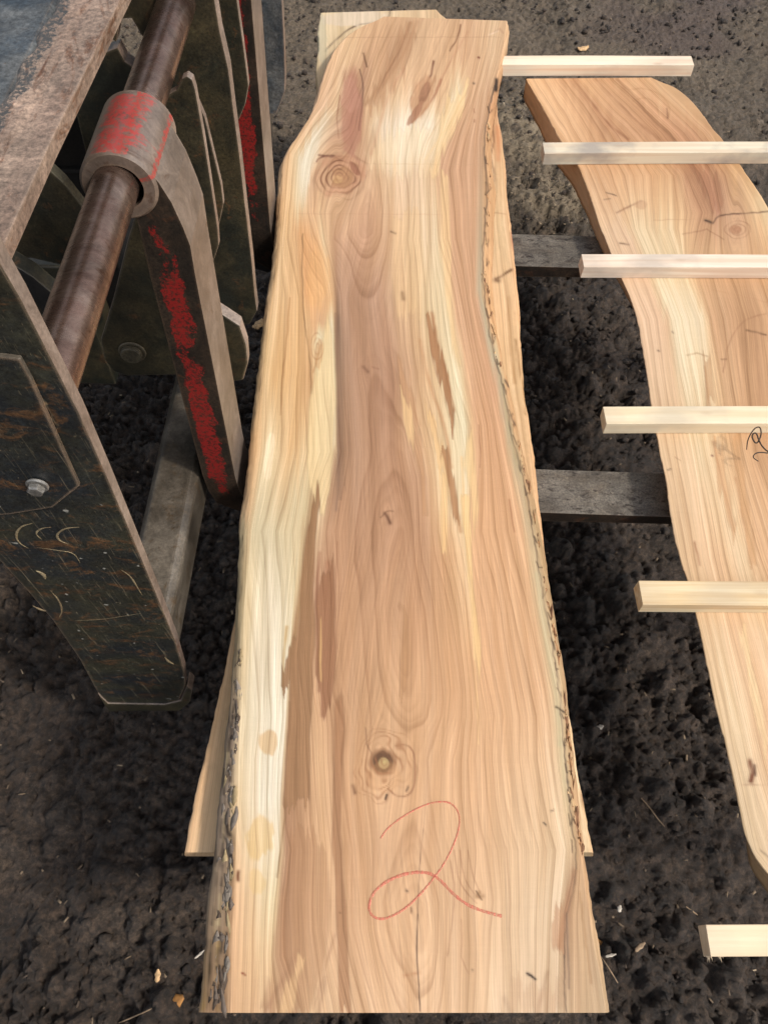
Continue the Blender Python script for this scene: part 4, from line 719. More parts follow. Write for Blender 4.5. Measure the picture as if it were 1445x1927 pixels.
# ---- right-hand slab
RT = [
 T((100, 960, (210, 168, 124)), (150, 985, (216, 172, 126)), (320, 1082, (214, 168, 124)), (430, 1126, (224, 186, 150)), (600, 1196, (222, 182, 150)), (850, 1236, (220, 184, 148)), (1050, 1276, (222, 184, 142)), (1330, 1342, (220, 186, 146)), (1600, 1400, (208, 180, 146)), (1700, 1470, (214, 180, 140)), d=3),
 T((100, 1010, (226, 184, 138)), (150, 1030, (224, 178, 132)), (320, 1130, (220, 172, 128)), (430, 1180, (228, 188, 154)), (600, 1250, (226, 184, 150)), (850, 1290, (230, 190, 148)), (1050, 1320, (228, 186, 144)), (1330, 1386, (232, 196, 152)), (1600, 1450, (226, 190, 152)), (1700, 1500, TN), d=2),
 T((100, 1050, (204, 156, 112)), (150, 1070, (196, 148, 106)), (250, 1150, (190, 142, 102)), (330, 1190, (224, 178, 134)), (430, 1200, (236, 202, 154)), (600, 1268, (238, 208, 160)), (850, 1312, (236, 202, 154)), (1050, 1350, (228, 184, 140)), (1330, 1420, (228, 184, 142)), (1600, 1480, TN), d=3),
 T((100, 1080, (206, 160, 116)), (150, 1095, (212, 166, 120)), (250, 1190, (198, 150, 110)), (330, 1260, (212, 166, 120)), (430, 1260, (232, 196, 146)), (600, 1320, (238, 206, 160)), (850, 1352, (230, 190, 142)), (1050, 1400, (236, 198, 150)), (1330, 1470, (228, 184, 140)), (1600, 1560, TN), d=3),
 T((100, 1120, (196, 150, 108)), (150, 1140, (200, 154, 112)), (250, 1240, (186, 138, 98)), (330, 1296, (184, 136, 102)), (400, 1330, (190, 142, 108)), (480, 1310, (216, 174, 132)), (600, 1340, (204, 160, 120)), (850, 1388, (218, 174, 128)), (1050, 1440, (220, 174, 132)), (1330, 1540, TN), (1600, 1640, TN), d=3),
 T((100, 1170, (202, 158, 118)), (150, 1180, (206, 162, 120)), (250, 1290, (190, 140, 102)), (330, 1350, (182, 134, 100)), (400, 1370, (186, 140, 110)), (480, 1380, (212, 168, 128)), (600, 1420, (200, 154, 114)), (850, 1440, (208, 160, 118)), (1050, 1500, TN), (1600, 1740, TN), d=3),
 T((100, 1230, (206, 166, 126)), (150, 1240, (200, 160, 120)), (250, 1340, (204, 160, 116)), (330, 1396, (222, 178, 126)), (400, 1430, (232, 196, 146)), (480, 1460, (220, 174, 124)), (600, 1520, TN), (850, 1600, TN), (1600, 1900, TN), d=2),
]
st_rt = [([(1078, 148), (1110, 190), (1140, 230), (1182, 262)], 3, (150, 104, 72), .6), ([(1120, 148), (1150, 180), (1200, 230), (1240, 262)], 3.4, (156, 112, 78), .55), ([(1160, 150), (1200, 190), (1220, 220), (1270, 262)], 3, (150, 108, 76), .5),
         ([(1180, 170), (1210, 165), (1240, 175), (1262, 200), (1256, 225)], 1.4, (176, 134, 96), .5), ([(1190, 190), (1214, 182), (1234, 196), (1240, 220)], 1.3, (170, 128, 90), .5), ([(1254, 205), (1256, 222)], 2, (120, 80, 54), .6),
         ([(1300, 310), (1330, 350), (1345, 385), (1352, 400)], 6, (172, 122, 96), .5), ([(1140, 362), (1160, 368)], 1.4, CK, .6), ([(1148, 374), (1136, 376)], 1.4, CK, .5), ([(1160, 400), (1196, 382), (1206, 378)], 1.8, (150, 108, 80), .6),
         ([(1340, 420), (1350, 405), (1390, 402), (1445, 398)], 1.6, (96, 66, 50), .7), ([(1326, 414), (1336, 418)], 3, (70, 48, 38), .7), ([(1284, 440), (1330, 432), (1360, 450)], 1.4, (160, 116, 86), .5), ([(1230, 414), (1330, 412)], .9, (190, 150, 112), .5),
         ([(1166, 458), (1182, 460)], 2, (110, 80, 56), .6), ([(1292, 668), (1310, 664), (1330, 670)], 1.6, (150, 110, 70), .5), ([(1356, 676), (1366, 676)], 1.6, (120, 84, 56), .6), ([(1404, 622), (1440, 630)], 2, (110, 76, 52), .6), ([(1237, 660), (1239, 661)], 2, CK, .6), ([(1264, 624), (1266, 626)], 1.8, CK, .4), ([(1338, 857), (1340, 858)], 2, (120, 60, 60), .7), ([(1340, 546), (1410, 560), (1445, 570)], 1.3, (190, 146, 108), .4), ([(1360, 700), (1370, 640), (1400, 600), (1440, 590)], 1.6, RL, .4),
         ([(1325, 690), (1332, 740), (1336, 764)], 2.4, (176, 130, 92), .6), ([(1306, 1020), (1316, 1064)], 2.2, (160, 110, 76), .6), ([(1256, 884), (1262, 882)], 1.5, CK, .6), ([(1270, 860), (1280, 866)], 1.2, (150, 110, 80), .5), ([(1410, 1432), (1416, 1452), (1412, 1470)], 5, (120, 70, 44), .8), ([(1418, 1440), (1420, 1458)], 3, (84, 46, 30), .7), ([(1395, 1476), (1460, 1480)], 1.2, (170, 134, 104), .4), ([(1384, 900), (1400, 990), (1420, 1080)], 3, (196, 150, 108), .5), ([(1340, 830), (1356, 900), (1380, 1000)], 2.4, (204, 158, 116), .5), ([(1430, 1600), (1445, 1612)], 2, CK, .5),
         ([(1400, 1200), (1430, 1330)], 2.4, (240, 208, 164), .6), ([(1070, 320), (1200, 700)], .01, (200, 150, 110), .0)]
ZR = .47; THR = ZR - .4205
rtL = [(960, 95), (988, 148), (1022, 205), (1052, 262), (1088, 312), (1112, 375), (1130, 430), (1150, 480), (1172, 532), (1190, 575), (1202, 620), (1212, 680), (1222, 750), (1234, 820), (1243, 870), (1252, 905), (1262, 980), (1272, 1030), (1285, 1075), (1300, 1115), (1318, 1200), (1345, 1330), (1365, 1400), (1382, 1480), (1392, 1530), (1402, 1580), (1422, 1620), (1450, 1658), (1490, 1690)]
rtR = [(1140, 95), (1215, 146), (1262, 158), (1296, 184), (1318, 210), (1340, 244), (1360, 262), (1392, 312), (1420, 352), (1446, 398), (1500, 480), (1560, 600), (1620, 740), (1690, 920), (1760, 1120), (1840, 1340), (1920, 1560), (1960, 1690)]
def col_rt(a, b_):
    C = paint(RT, a, b_, [(1384, 432, 34, 14)], st_rt, 80, .8)
    C = blobs(rings_at(C, a, b_, 1384, 432, 34, 24, 4, (150, 104, 78), .38, 3), a, b_, [(1384, 432, 11, 8, 0, (166, 118, 86), .7, .2), (1205, 385, 12, 9, 0, (200, 160, 124), .6, .3)], 5)
    C = polys(C, a, b_, [
        ([(1300, 312), (1320, 360), (1350, 405), (1362, 395), (1352, 350), (1330, 312)], (172, 124, 96), .7, 3), ([(1322, 660), (1328, 764), (1342, 764), (1338, 700), (1330, 660)], (190, 146, 106), .6, 2),
        ([(1376, 820), (1386, 920), (1412, 1060), (1424, 1060), (1404, 920), (1392, 820)], (204, 158, 114), .6, 3), ([(1340, 830), (1350, 900), (1378, 1020), (1386, 1010), (1366, 900), (1352, 830)], (208, 162, 120), .6, 3),
        ([(1390, 1180), (1410, 1300), (1440, 1420), (1446, 1400), (1424, 1290), (1402, 1180)], (240, 210, 166), .6, 3)], 41)
    return C * (1 + .14 * sm(340, 200, b_))[:, None]
rt = empty('live_edge_slab', (.7, 1.1, ZR - THR))
tag(rt, 'live edge slab on the right of the stack, crossed by pale wooden stickers', 'wood slab')
me, G = make_slab('board', ZR, THR, rtL[1:], rtR[1:], [(x + np.interp(y, [140, 264, 310, 400, 477, 560, 1560, 1600, 1700], [-9, -19, -18, -10, -3, 8, 10, -14, -30]), y + 3) for x, y in rtL[1:]], [(x + 3, y) for x, y in rtR[1:]], 760, 230, col_rt, None, seed=9, under=True)
attach('board', me, M['slab'], rt)

# ------------------------------------------------------------------ stickers
def box_mesh(name, x0, x1, y0, y1, z0, z1, warp=.0, segs=14, skew=0., rag=0.):
    V = []; F = []
    for i in range(segs + 1):
        t = i / segs; x = x0 + (x1 - x0) * t; dy = skew * (t - .5) + warp * math.sin(t * 3); dz = warp * .3 * math.sin(t * 5)
        for (yy, zz) in ((y0, z0), (y1, z0), (y1, z1), (y0, z1)): V.append((x + (rag * random.uniform(-1, 1) if i in (0, segs) else 0), yy + dy, zz + dz))
    for i in range(segs):
        for k in range(4): F.append([4 * i + k, 4 * i + (k + 1) % 4, 4 * i + 4 + (k + 1) % 4, 4 * i + 4 + k])
    F.append([0, 3, 2, 1]); b_ = 4 * segs; F.append([b_, b_ + 1, b_ + 2, b_ + 3])
    bm = bmesh.new(); vs = [bm.verts.new(v) for v in V]; bm.verts.ensure_lookup_table()
    for f in F: bm.faces.new([vs[i] for i in f])
    bmesh.ops.recalc_face_normals(bm, faces=bm.faces)
    me = bpy.data.meshes.new(name); bm.to_mesh(me); bm.free(); return me
# (left end px, right end px (or None = runs on), py of the top/back edge, py of the front/bottom edge)
wA, wB = (.70, .56, .40), (.60, .44, .28)
stk = [
 (938, 1307, 105, 145, (.80, .70, .55), (.74, .55, .39), .1, 'short white pine sticker at the far end, its left tip against the marked slab', 0.0),
 (1020, None, 267, 309, (.66, .60, .46), (.62, .50, .36), .7, 'grey stained sticker second from the far end of the right slab', .004),
 (1093, None, 480, 525, (.76, .65, .53), (.68, .52, .39), .3, 'pinkish sticker between the grey stained one and the one with the twig', -.006),
 (1134, None, 765, 816, (.74, .64, .46), (.68, .55, .36), .15, 'pale sticker with a tangled dark twig lying on it', 0.0),
 (1202, None, 1098, 1166, (.72, .59, .38), (.58, .41, .22), .1, 'yellowish pine sticker with curved grain lines on its top face', -.010),
 (1325, None, 1740, 1814, (.78, .63, .44), (.72, .55, .36), .05, 'nearest sticker, with a splintered left end, jutting in at the lower right', 0.0),
]
SH = .028
sticks = []
for k, (xl, xr, yt, yb, a, bb, gr, lab, skew) in enumerate(stk):
    zt = ZR + SH + .0006; z0 = ZR + .0006
    far = PZ(xl, yt, zt); near = PZ(xl, yb, z0)
    if near[1] > far[1] - .02: near[1] = far[1] - .033
    if k == 5: near[1] = PZ(xl, 1800, zt)[1]
    xa = (far[0] + near[0]) / 2
    xb = PZ(xr, (yt + yb) / 2, zt)[0] if xr else xa + random.uniform(.78, .86)
    wy = min(max(far[1] - near[1], .030), .040)
    me = box_mesh('sticker', xa, xb, far[1] - wy, far[1], z0, zt, .0012, 14, skew * 1.0, .0008)
    c_ = Vector(((xa + xb) / 2, far[1] - wy / 2, z0))
    for v in me.vertices: v.co -= c_
    o = link('sticker', me, pine_mat('pine_%d' % k, a, bb, gr, k)); o.location = c_
    bevel(o, .0008, 2); tag(o, lab, 'sticker', 'wooden stickers laid across the right slab'); sticks.append((xa, xb, far[1] - wy, far[1], z0, zt))
# splinters on the nearest sticker's end
xa, xb, ya, yb_, z0, zt = sticks[5]
V = []; F = []
for k in range(9):
    x = xa + random.uniform(0, .022); y = ya + .001; L = random.uniform(.003, .009); wdt = .0012; zz = z0 + random.uniform(.004, .02)
    i = len(V); V += [(x - wdt, y, zz), (x + wdt, y, zz), (x + random.uniform(-.003, .003), y - L, zz - .003), (x, y, zz + .002)]
    F += [[i, i + 1, i + 2], [i + 1, i + 3, i + 2], [i + 3, i, i + 2]]
o = bpy.context.scene.objects['sticker.005']
me = mesh_quads('splinters', V, F); so_ = attach('splinters', me, o.data.materials[0], o)

# ------------------------------------------------------------------ forklift
KX, KZ, KY = .04, .058, .04                              # yaw and forward tilt of the mast
def FR(x, y, z): return np.array([x + KX * (y - .7) + KZ * (z - 1.0), y - KY * (x + .28), z])
def PYF(px, py, y0):                                     # point of a plate standing at frame depth y0
    d = ray(px, py); t = y0 / d[1]
    for _ in range(8): X_ = d[0] * t; t = (y0 - KY * (X_ + .28)) / d[1]
    return np.array([0, 0, CAMH]) + d * t
lift = empty('forklift', (-.45, .9, 0))
tag(lift, 'worn black forklift carriage with red painted forks carrying the slabs', 'forklift')
def fpart(name, me, mat, parent=None, smooth=False, lab=None):
    o = attach(name, me, mat, parent or lift, smooth)
    if lab: o['label'] = lab
    return o
def plate(name, pts, y0, th, mat, edge_mat=None, bev=.0015, parent=None, lab=None, holes=None):
    """flat steel plate standing across the shaft: outline given on its near face"""
    P_ = [PYF(x, y, y0) for x, y in pts]
    bm = bmesh.new(); a = [bm.verts.new(p) for p in P_]; b_ = [bm.verts.new(p + np.array([KX * th, th, 0])) for p in P_]
    f = bm.faces.new(a); f2 = bm.faces.new(b_[::-1]); n_ = len(a)
    for i in range(n_):
        q_ = bm.faces.new([a[i], b_[i], b_[(i + 1) % n_], a[(i + 1) % n_]]); q_.material_index = 1
    bmesh.ops.recalc_face_normals(bm, faces=bm.faces)
    me = bpy.data.meshes.new(name); bm.to_mesh(me); bm.free()
    o = fpart(name, me, mat, parent, False, lab); me.materials.append(edge_mat or mat)
    if bev: bevel(o, bev, 2, 40)
    return o
def cyl(name, x, z, y0, y1, r, mat, parent=None, seg=48, r_in=None, smooth=True, rz=None, rings=2, lab=None, chamfer=.003):
    ys = [y0] + [y0 + chamfer] + list(np.linspace(y0 + chamfer, y1 - chamfer, rings + 1))[1:-1] + [y1 - chamfer, y1]
    V = []; F = []
    rs = [r - chamfer] + [r] * (len(ys) - 2) + [r - chamfer]
    for yy, r_ in zip(ys, rs):
        for k in range(seg):
            t = 2 * math.pi * k / seg; V.append(FR(x + r_ * math.cos(t), yy, z + r_ * math.sin(t)))
    nr_ = len(ys)
    for i in range(nr_ - 1):
        for k in range(seg): F.append([i * seg + k, i * seg + (k + 1) % seg, (i + 1) * seg + (k + 1) % seg, (i + 1) * seg + k])
    bm = bmesh.new(); vs = [bm.verts.new(v) for v in V]
    for f in F: bm.faces.new([vs[i] for i in f])
    if r_in:
        for (i, yy, yi) in ((0, y0, y0 + .006), (nr_ - 1, y1, y1 - .006)):
            inn_ = [bm.verts.new(FR(x + r_in * math.cos(2 * math.pi * k / seg), yy, z + r_in * math.sin(2 * math.pi * k / seg))) for k in range(seg)]
            for k in range(seg): bm.faces.new([vs[i * seg + k], vs[i * seg + (k + 1) % seg], inn_[(k + 1) % seg], inn_[k]])
            deep = [bm.verts.new(FR(x + r_in * math.cos(2 * math.pi * k / seg), yi, z + r_in * math.sin(2 * math.pi * k / seg))) for k in range(seg)]
            for k in range(seg): bm.faces.new([inn_[k], inn_[(k + 1) % seg], deep[(k + 1) % seg], deep[k]])
    else:
        bm.faces.new([vs[k] for k in range(seg)]); bm.faces.new([vs[(nr_ - 1) * seg + k] for k in range(seg)])
    bmesh.ops.recalc_face_normals(bm, faces=bm.faces)
    me = bpy.data.meshes.new(name); bm.to_mesh(me); bm.free()
    o = fpart(name, me, mat, parent, False, lab)
    for p in me.polygons: p.use_smooth = True
    try: me.set_sharp_from_angle(angle=R(38))
    except Exception: pass
    return o
def prism_frame(name, corners, y0, y1, mat, parent=None, bev=.002, lab=None, seg=1):
    """corners: (x,z) section, swept along the shaft direction"""
    bm = bmesh.new(); rows = []
    for k in range(seg + 1):
        yy = y0 + (y1 - y0) * k / seg; rows.append([bm.verts.new(FR(x, yy, z)) for x, z in corners])
    n_ = len(corners)
    for k in range(seg):
        for i in range(n_): bm.faces.new([rows[k][i], rows[k][(i + 1) % n_], rows[k + 1][(i + 1) % n_], rows[k + 1][i]])
    bm.faces.new(rows[0]); bm.faces.new(rows[-1][::-1]); bmesh.ops.recalc_face_normals(bm, faces=bm.faces)
    me = bpy.data.meshes.new(name); bm.to_mesh(me); bm.free()
    o = fpart(name, me, mat, parent, False, lab)
    if bev: bevel(o, bev, 2, 30)
    return o

SX, SZ, SR = -.281, 1.053, .0238
cyl('shaft', SX, SZ, .414, 1.62, SR, M['shaft'], rings=30)
# fork: shank and tine as one bent bar with an eye round the shaft
def fork(y0, y1, parent_lab, xf, red_rows, tip):
    f_ = empty('fork', (0, 0, 0)); f_.parent = lift; f_.location = -Vector(lift.location)
    if parent_lab: f_['label'] = parent_lab
    tk = .054; zt = .4195; tb = .038
    out = [(xf - .029, 1.074), (xf - .019, 1.056), (xf - .010, 1.032), (xf - .003, 1.0), (xf + .001, .975), (xf, .93)]
    out += [(xf, z) for z in np.linspace(.90, .50, 16)]
    out += [(xf + .002, .46), (xf + .008, .435), (xf + .022, .4225), (xf + .04, zt)]
    out += [(x, zt) for x in np.linspace(xf + .08, tip, 14)]
    inn_ = [(xf - .0305, 1.068), (xf - .0305, 1.050), (xf - .032, 1.034), (xf - .043, 1.019), (xf - tk + .002, 1.012), (xf - tk, .93)]
    inn_ += [(xf - tk, z) for z in np.linspace(.90, .50, 16)]
    inn_ += [(xf - tk + .003, .455), (xf - tk + .012, .415), (xf - .008, .390), (xf + .02, zt - tb)]
    inn_ += [(x, zt - tb + .022 * k / 13) for k, x in enumerate(np.linspace(xf + .08, tip, 14))]
    ny = 9; bm = bmesh.new(); grid = []
    lay = bm.verts.layers.float.new('paint')
    for (ax, az), (bx_, bz) in zip(out, inn_):
        row = []
        for j in range(ny):
            yy = y0 + (y1 - y0) * j / (ny - 1)
            row.append((FRt(ax, yy, az), FRt(bx_, yy, bz)))
        grid.append(row)
    def mk(p, v=0.):
        q_ = bm.verts.new(p); q_[lay] = v; return q_
    nt_ = 5
    A = []
    for gi, row in enumerate(grid):
        ring = [mk(row[j][0]) for j in range(ny)]
        far_ = [mk(row[-1][0] * (1 - k / nt_) + row[-1][1] * (k / nt_)) for k in range(1, nt_)]
        back = [mk(row[j][1]) for j in range(ny - 1, -1, -1)]
        zz = row[0][0][2]
        nearf = []
        for k in range(1, nt_):
            t = k / nt_; amt = np.interp(zz, red_rows[0], red_rows[1]) * math.exp(-((t - .45) / .42) ** 2)
            nearf.append(mk(row[0][1] * (1 - t) + row[0][0] * t, amt))
        A.append(ring + far_ + back + nearf)
    n_ = len(A[0])
    for i in range(len(A) - 1):
        for k in range(n_): bm.faces.new([A[i][k], A[i][(k + 1) % n_], A[i + 1][(k + 1) % n_], A[i + 1][k]])
    bm.faces.new(A[0]); bm.faces.new(A[-1][::-1]); bmesh.ops.recalc_face_normals(bm, faces=bm.faces)
    for f in bm.faces:
        c_ = f.calc_center_median(); nrm = f.normal
        f.material_index = 2 if (nrm.z > .6 and c_.z < .44) else (1 if nrm.x > .5 or nrm.z > .6 else 0)
    me = bpy.data.meshes.new('bar'); bm.to_mesh(me); bm.free()
    o = attach('bar', me, M['forkred'], f_); me.materials.append(M['shank']); me.materials.append(M['tine'])
    bevel(o, .003, 2, 40)
    return f_
def FRt(x, y, z): 
    p = FR(x, y, z); return p
M['shank'] = metal_mat('shank_worn_grey', (.105, .08, .062), (.155, .122, .10), (.075, .045, .03), .3, .7, .5, edge_col=(.26, .20, .14), rough=(.28, .5), spec=.6, grain=.35)
f1 = fork(.700, .79, None, -.217, ([.40, .425, .445, .50, .56, .64, .70, .76, .80, .88, .93, .98], [-.5, -.5, .7, .95, 1.1, 1.05, 1.15, .85, .85, 1.05, .9, .5]), .97)
f1['label'] = 'nearer fork with a flaking red shank and red topped eye'
f2 = fork(1.31, 1.41, None, -.229, ([.4, .44, .48, .6, .7, .8, .95, 1.0], [-.5, -.5, .4, .9, 1.1, 1.15, 1.0, .6]), .97)
f2['label'] = 'farther fork, bright red on its narrow side'
def eye(y0, y1, par):
    o = cyl('eye', SX + .003, SZ - .002, y0, y1, .0405, M['hub'], parent=par, r_in=SR + .002, seg=64, rings=10)
    me = o.data
    val = []
    for v in me.vertices:
        # paint left on the crown of the eye
        yy = (v.co.y - y0 + o.location.y * 0) / (y1 - y0); ang = math.atan2(v.co.z - SZ, v.co.x - (SX + KX * (v.co.y - .7) + KZ * .05))
        val.append(.93 * math.exp(-((ang - 1.45) / .95) ** 2) * (1.0 if .02 < yy < .97 else .2) + .7 * math.exp(-((ang - .25) / .12) ** 2))
    set_f(me, 'paint', val)
    return o
eye(.697, .806, f1)
eye(1.325, 1.44, f2)

# near side plate with its rusty edge
plA = plate('side_plate', [(-210, 250), (-60, 372), (4, 500), (40, 562), (100, 680), (150, 778), (200, 892), (250, 1010), (300, 1130), (330, 1205), (347, 1262), (350, 1290), (338, 1318), (310, 1326), (200, 1324), (182, 1300), (150, 1240), (100, 1168), (50, 1110), (0, 1055), (-100, 940), (-210, 820)], .402, .015, M['black'], M['edge'], .0018)
plate('foot_rim', [(184, 1306), (204, 1325), (310, 1327), (340, 1320), (352, 1292), (362, 1300), (358, 1322), (340, 1338), (204, 1340)], .399, .028, M['olive'], M['edge'], .003)
plate('cover_plate', [(-210, 660), (-30, 668), (38, 676), (60, 716), (96, 796), (150, 915), (100, 955), (20, 968), (-210, 985)], .3975, .0045, M['black'], M['galv'], .0008)
for f_ in bpy.data.objects['cover_plate'].data.polygons:
    if f_.normal.z < -.05 and abs(f_.normal.y) < .5: f_.material_index = 0
def bolt(px, py, y0, r, mat, head=.010):
    p = PYF(px, py, y0); x_ = p[0] - KX * (y0 - .7) - KZ * (p[2] - 1.0)
    o = cyl('bolt', x_, p[2], y0 - head * .3, y0, r * 1.25, mat, seg=32, chamfer=.001)
    cyl('bolt_head', x_, p[2], y0 - head, y0 - head * .3, r, mat, parent=None, seg=6 if r < .012 else 24, chamfer=.0015, smooth=False)
def bolt_parts(px, py, y0, r, mat, head=.010, seg=6):
    p = PYF(px, py, y0); x_ = p[0] - KX * (y0 - .7) - KZ * (p[2] - 1.0)
    cyl('washer', x_, p[2], y0 - head * .3, y0, r * 1.3, mat, seg=32, chamfer=.001)
    cyl('bolt', x_, p[2], y0 - head, y0 - head * .3, r, mat, seg=seg, chamfer=.0015)
bolt_parts(72, 910, .3975, .0085, M['bolt'])
M['scrape'] = metal_mat('scraped_paint', (.20, .16, .09), (.14, .10, .05), (.16, .08, .03), .3, .4, .2)
def scrape(pts, r_):
    P_ = smooth_line([(x, y, 0) for x, y in pts], 2); W_ = [PYF(p[0], p[1], .4015) for p in P_]; V = []; F = []
    for i, p in enumerate(W_):
        t = W_[min(i + 1, len(W_) - 1)] - W_[max(i - 1, 0)]; t /= np.linalg.norm(t) + 1e-9; a = np.cross(t, [0, 1., 0]); a /= np.linalg.norm(a) + 1e-9
        rr = r_ * (1 - .85 * abs(2 * i / (len(W_) - 1) - 1) ** 1.5) * (1 + .5 * (random.random() - .5))
        for k in range(6):
            th = 2 * math.pi * k / 6; V.append(p + rr * math.cos(th) * a + np.array([0, .35 * rr * math.sin(th), 0]))
    for i in range(len(W_) - 1):
        for k in range(6): F.append([i * 6 + k, i * 6 + (k + 1) % 6, (i + 1) * 6 + (k + 1) % 6, (i + 1) * 6 + k])
    fpart('scrape', mesh_quads('scrape', V, F), M['scrape'])
for pts_, r_ in (([(62, 985), (40, 990), (29, 1006), (36, 1022), (54, 1032)], .0014), ([(98, 992), (78, 994), (66, 1004), (80, 1016)], .0012), ([(150, 992), (122, 994), (106, 1006), (112, 1018), (130, 1024)], .0016), ([(70, 1030), (110, 1036), (140, 1040), (152, 1060)], .0008),
                 ([(96, 1112), (112, 1130), (118, 1150), (112, 1162)], .0014), ([(68, 1074), (82, 1080), (86, 1090)], .0026), ([(62, 1140), (78, 1148), (88, 1150)], .0024), ([(140, 1168), (190, 1166), (230, 1160), (266, 1154)], .0007), ([(228, 1072), (246, 1084), (258, 1104), (268, 1120)], .0012), ([(310, 1236), (318, 1246), (328, 1250)], .0026)): scrape(pts_, r_)
# top rail: flat rusty bar running back from the side plate
tr = []
railL = [(-.345, .10), (-.345, .15)]
def rail():
    bm = bmesh.new(); n_ = 120; rows = []; lay = bm.verts.layers.float.new('paint')
    def mkv(p, v_):
        q_ = bm.verts.new([float(c) for c in p]); q_[lay] = v_; return q_
    for k in range(n_ + 1):
        t = k / n_; y0_ = .35 + 1.05 * t; y = y0_
        xr = np.interp(y, [.35, .461, .60, .83, 1.4], [-.300, -.2895, -.281, -.262, -.215])
        xl = np.interp(y, [.35, .60, .64, .70, .83, 1.4], [-.400, -.350, -.338, -.335, -.326, -.290]) + .004 * (vn(np.array(y * 60), np.array(.3), 3) - .5) + .003 * math.sin(y * 95)
        zt_ = 1.210; y *= .896; xr *= .896; xl *= .896
        row = [mkv((xl, y, zt_ - .003), 1.3)]
        for j in range(9):
            u = j / 8; row.append(mkv((xl + .005 + (xr - xl - .005) * u, y, zt_ + (.0016 * vn(np.array(y * 90), np.array(u * 9.), 5) if u < .4 else 0)), 1.25 * math.exp(-(u / .26) ** 2)))
        row += [mkv((xr - .002, y, zt_ - .016), 0.), mkv((xl, y, zt_ - .016), 1.)]
        rows.append(row)
    for k in range(n_):
        for i in range(12): bm.faces.new([rows[k][i], rows[k][(i + 1) % 12], rows[k + 1][(i + 1) % 12], rows[k + 1][i]])
    bm.faces.new(rows[0]); bm.faces.new(rows[-1][::-1]); bmesh.ops.recalc_face_normals(bm, faces=bm.faces)
    me = bpy.data.meshes.new('top_rail'); bm.to_mesh(me); bm.free(); return me
bevel(fpart('top_rail', rail(), M['rusty']), .001, 2)
# body of the machine behind the rail
prism_frame('mast_panel', [(-.95, 1.13), (-.333, 1.13), (-.333, 1.170), (-.338, 1.175), (-.95, 1.175)], .43, 1.19, M['blue'], bev=.003)
prism_frame('mast_beam', [(-.95, 1.10), (-.33, 1.10), (-.33, 1.20), (-.95, 1.20)], 1.21, 1.30, M['olive'], bev=.004)
# lower cross tube
prism_frame('cross_tube', [(-.346, .40), (-.290, .40), (-.279, .412), (-.279, .490), (-.290, .502), (-.346, .502), (-.357, .490), (-.357, .412)], .418, 1.75, M['galv'], bev=.004)
# dark plates standing behind the near fork
OL_ = M['olive']
plate('stop_plate', [(262, 380), (300, 380), (330, 500), (400, 580), (428, 598), (452, 614), (464, 650), (467, 684), (458, 716), (430, 720), (330, 706), (240, 708), (214, 700), (196, 676), (190, 640), (214, 560), (240, 455)], .845, .022, OL_, M['edge'], .003)
bolt_parts(250, 660, .845, .017, M['oldbolt'], .012, 32)
plate('hanger_plate', [(255, 215), (332, 170), (343, 148), (352, 143), (362, 150), (368, 170), (384, 260), (398, 350), (410, 430), (412, 462), (404, 486), (398, 500), (330, 500), (255, 420)], .90, .012, M['shankdark'] if 'shankdark' in M else OL_, M['edge'], .001)
plate('hanger_plate', [(350, 230), (372, 190), (386, 222), (400, 280), (417, 350), (421, 384), (415, 412), (408, 440), (380, 420), (330, 180)], .96, .010, OL_, M['edge'], .001)
plate('guide_plate', [(150, -60), (398, -60), (404, 0), (414, 60), (430, 130), (440, 210), (452, 300), (462, 390), (474, 490), (480, 556), (484, 585), (470, 610), (440, 612), (418, 600), (404, 540), (380, 500), (375, 420), (340, 380), (330, 340), (300, 300), (255, 330), (165, 300), (140, 200), (196, 100), (222, 90), (235, 116), (252, 128), (268, 110), (282, 92), (248, 34), (226, 36), (219, 80), (196, 60)], 1.06, .024, OL_, M['edge'], .0012)
plate('guide_plate', [(380, -60), (443, -60), (446, 0), (456, 70), (464, 130), (468, 162), (462, 196), (450, 225), (400, 240), (380, 100)], 1.22, .014, OL_, M['edge'], .001)
plate('end_plate', [(440, -60), (528, -60), (531, 0), (535, 80), (537, 140), (536, 172), (528, 196), (520, 214), (506, 216), (495, 214), (480, 150), (460, 100)], 1.50, .020, M['blue'], M['edge'], .0015)
plate('stop_plate', [(445, 330), (462, 340), (492, 372), (506, 420), (516, 470), (522, 504), (505, 514), (480, 506), (450, 470)], 1.38, .020, M['dark'], M['edge'], .002)
# lower rear frame seen between shaft and rail
plate('frame_plate', [(-60, 300), (60, 300), (89, 316), (120, 345), (160, 395), (190, 470), (160, 560), (120, 500), (60, 486), (8, 484), (-60, 470)], .98, .02, OL_, M['galv2'], .002)
plate('dark_gap_sheet', [(40, 200), (200, 200), (215, 330), (215, 470), (120, 470), (60, 400)], 1.16, .02, M['dark'], M['dark'], .002)  # near-black sheet added to stand in for the darkness of the open gap
plate('frame_plate', [(-60, 440), (4, 486), (60, 520), (108, 560), (150, 640), (120, 640), (60, 560), (0, 508), (-60, 470)], .90, .03, M['dark'], M['olive'], .002)
prism_frame('rear_frame', [(-1.0, .30), (-.54, .30), (-.54, .62), (-1.0, .62)], 1.05, 1.14, OL_, bev=.004)
prism_frame('rear_frame', [(-.62, .25), (-.50, .25), (-.50, .74), (-.62, .74)], 1.15, 1.40, M['dark'], bev=.004)

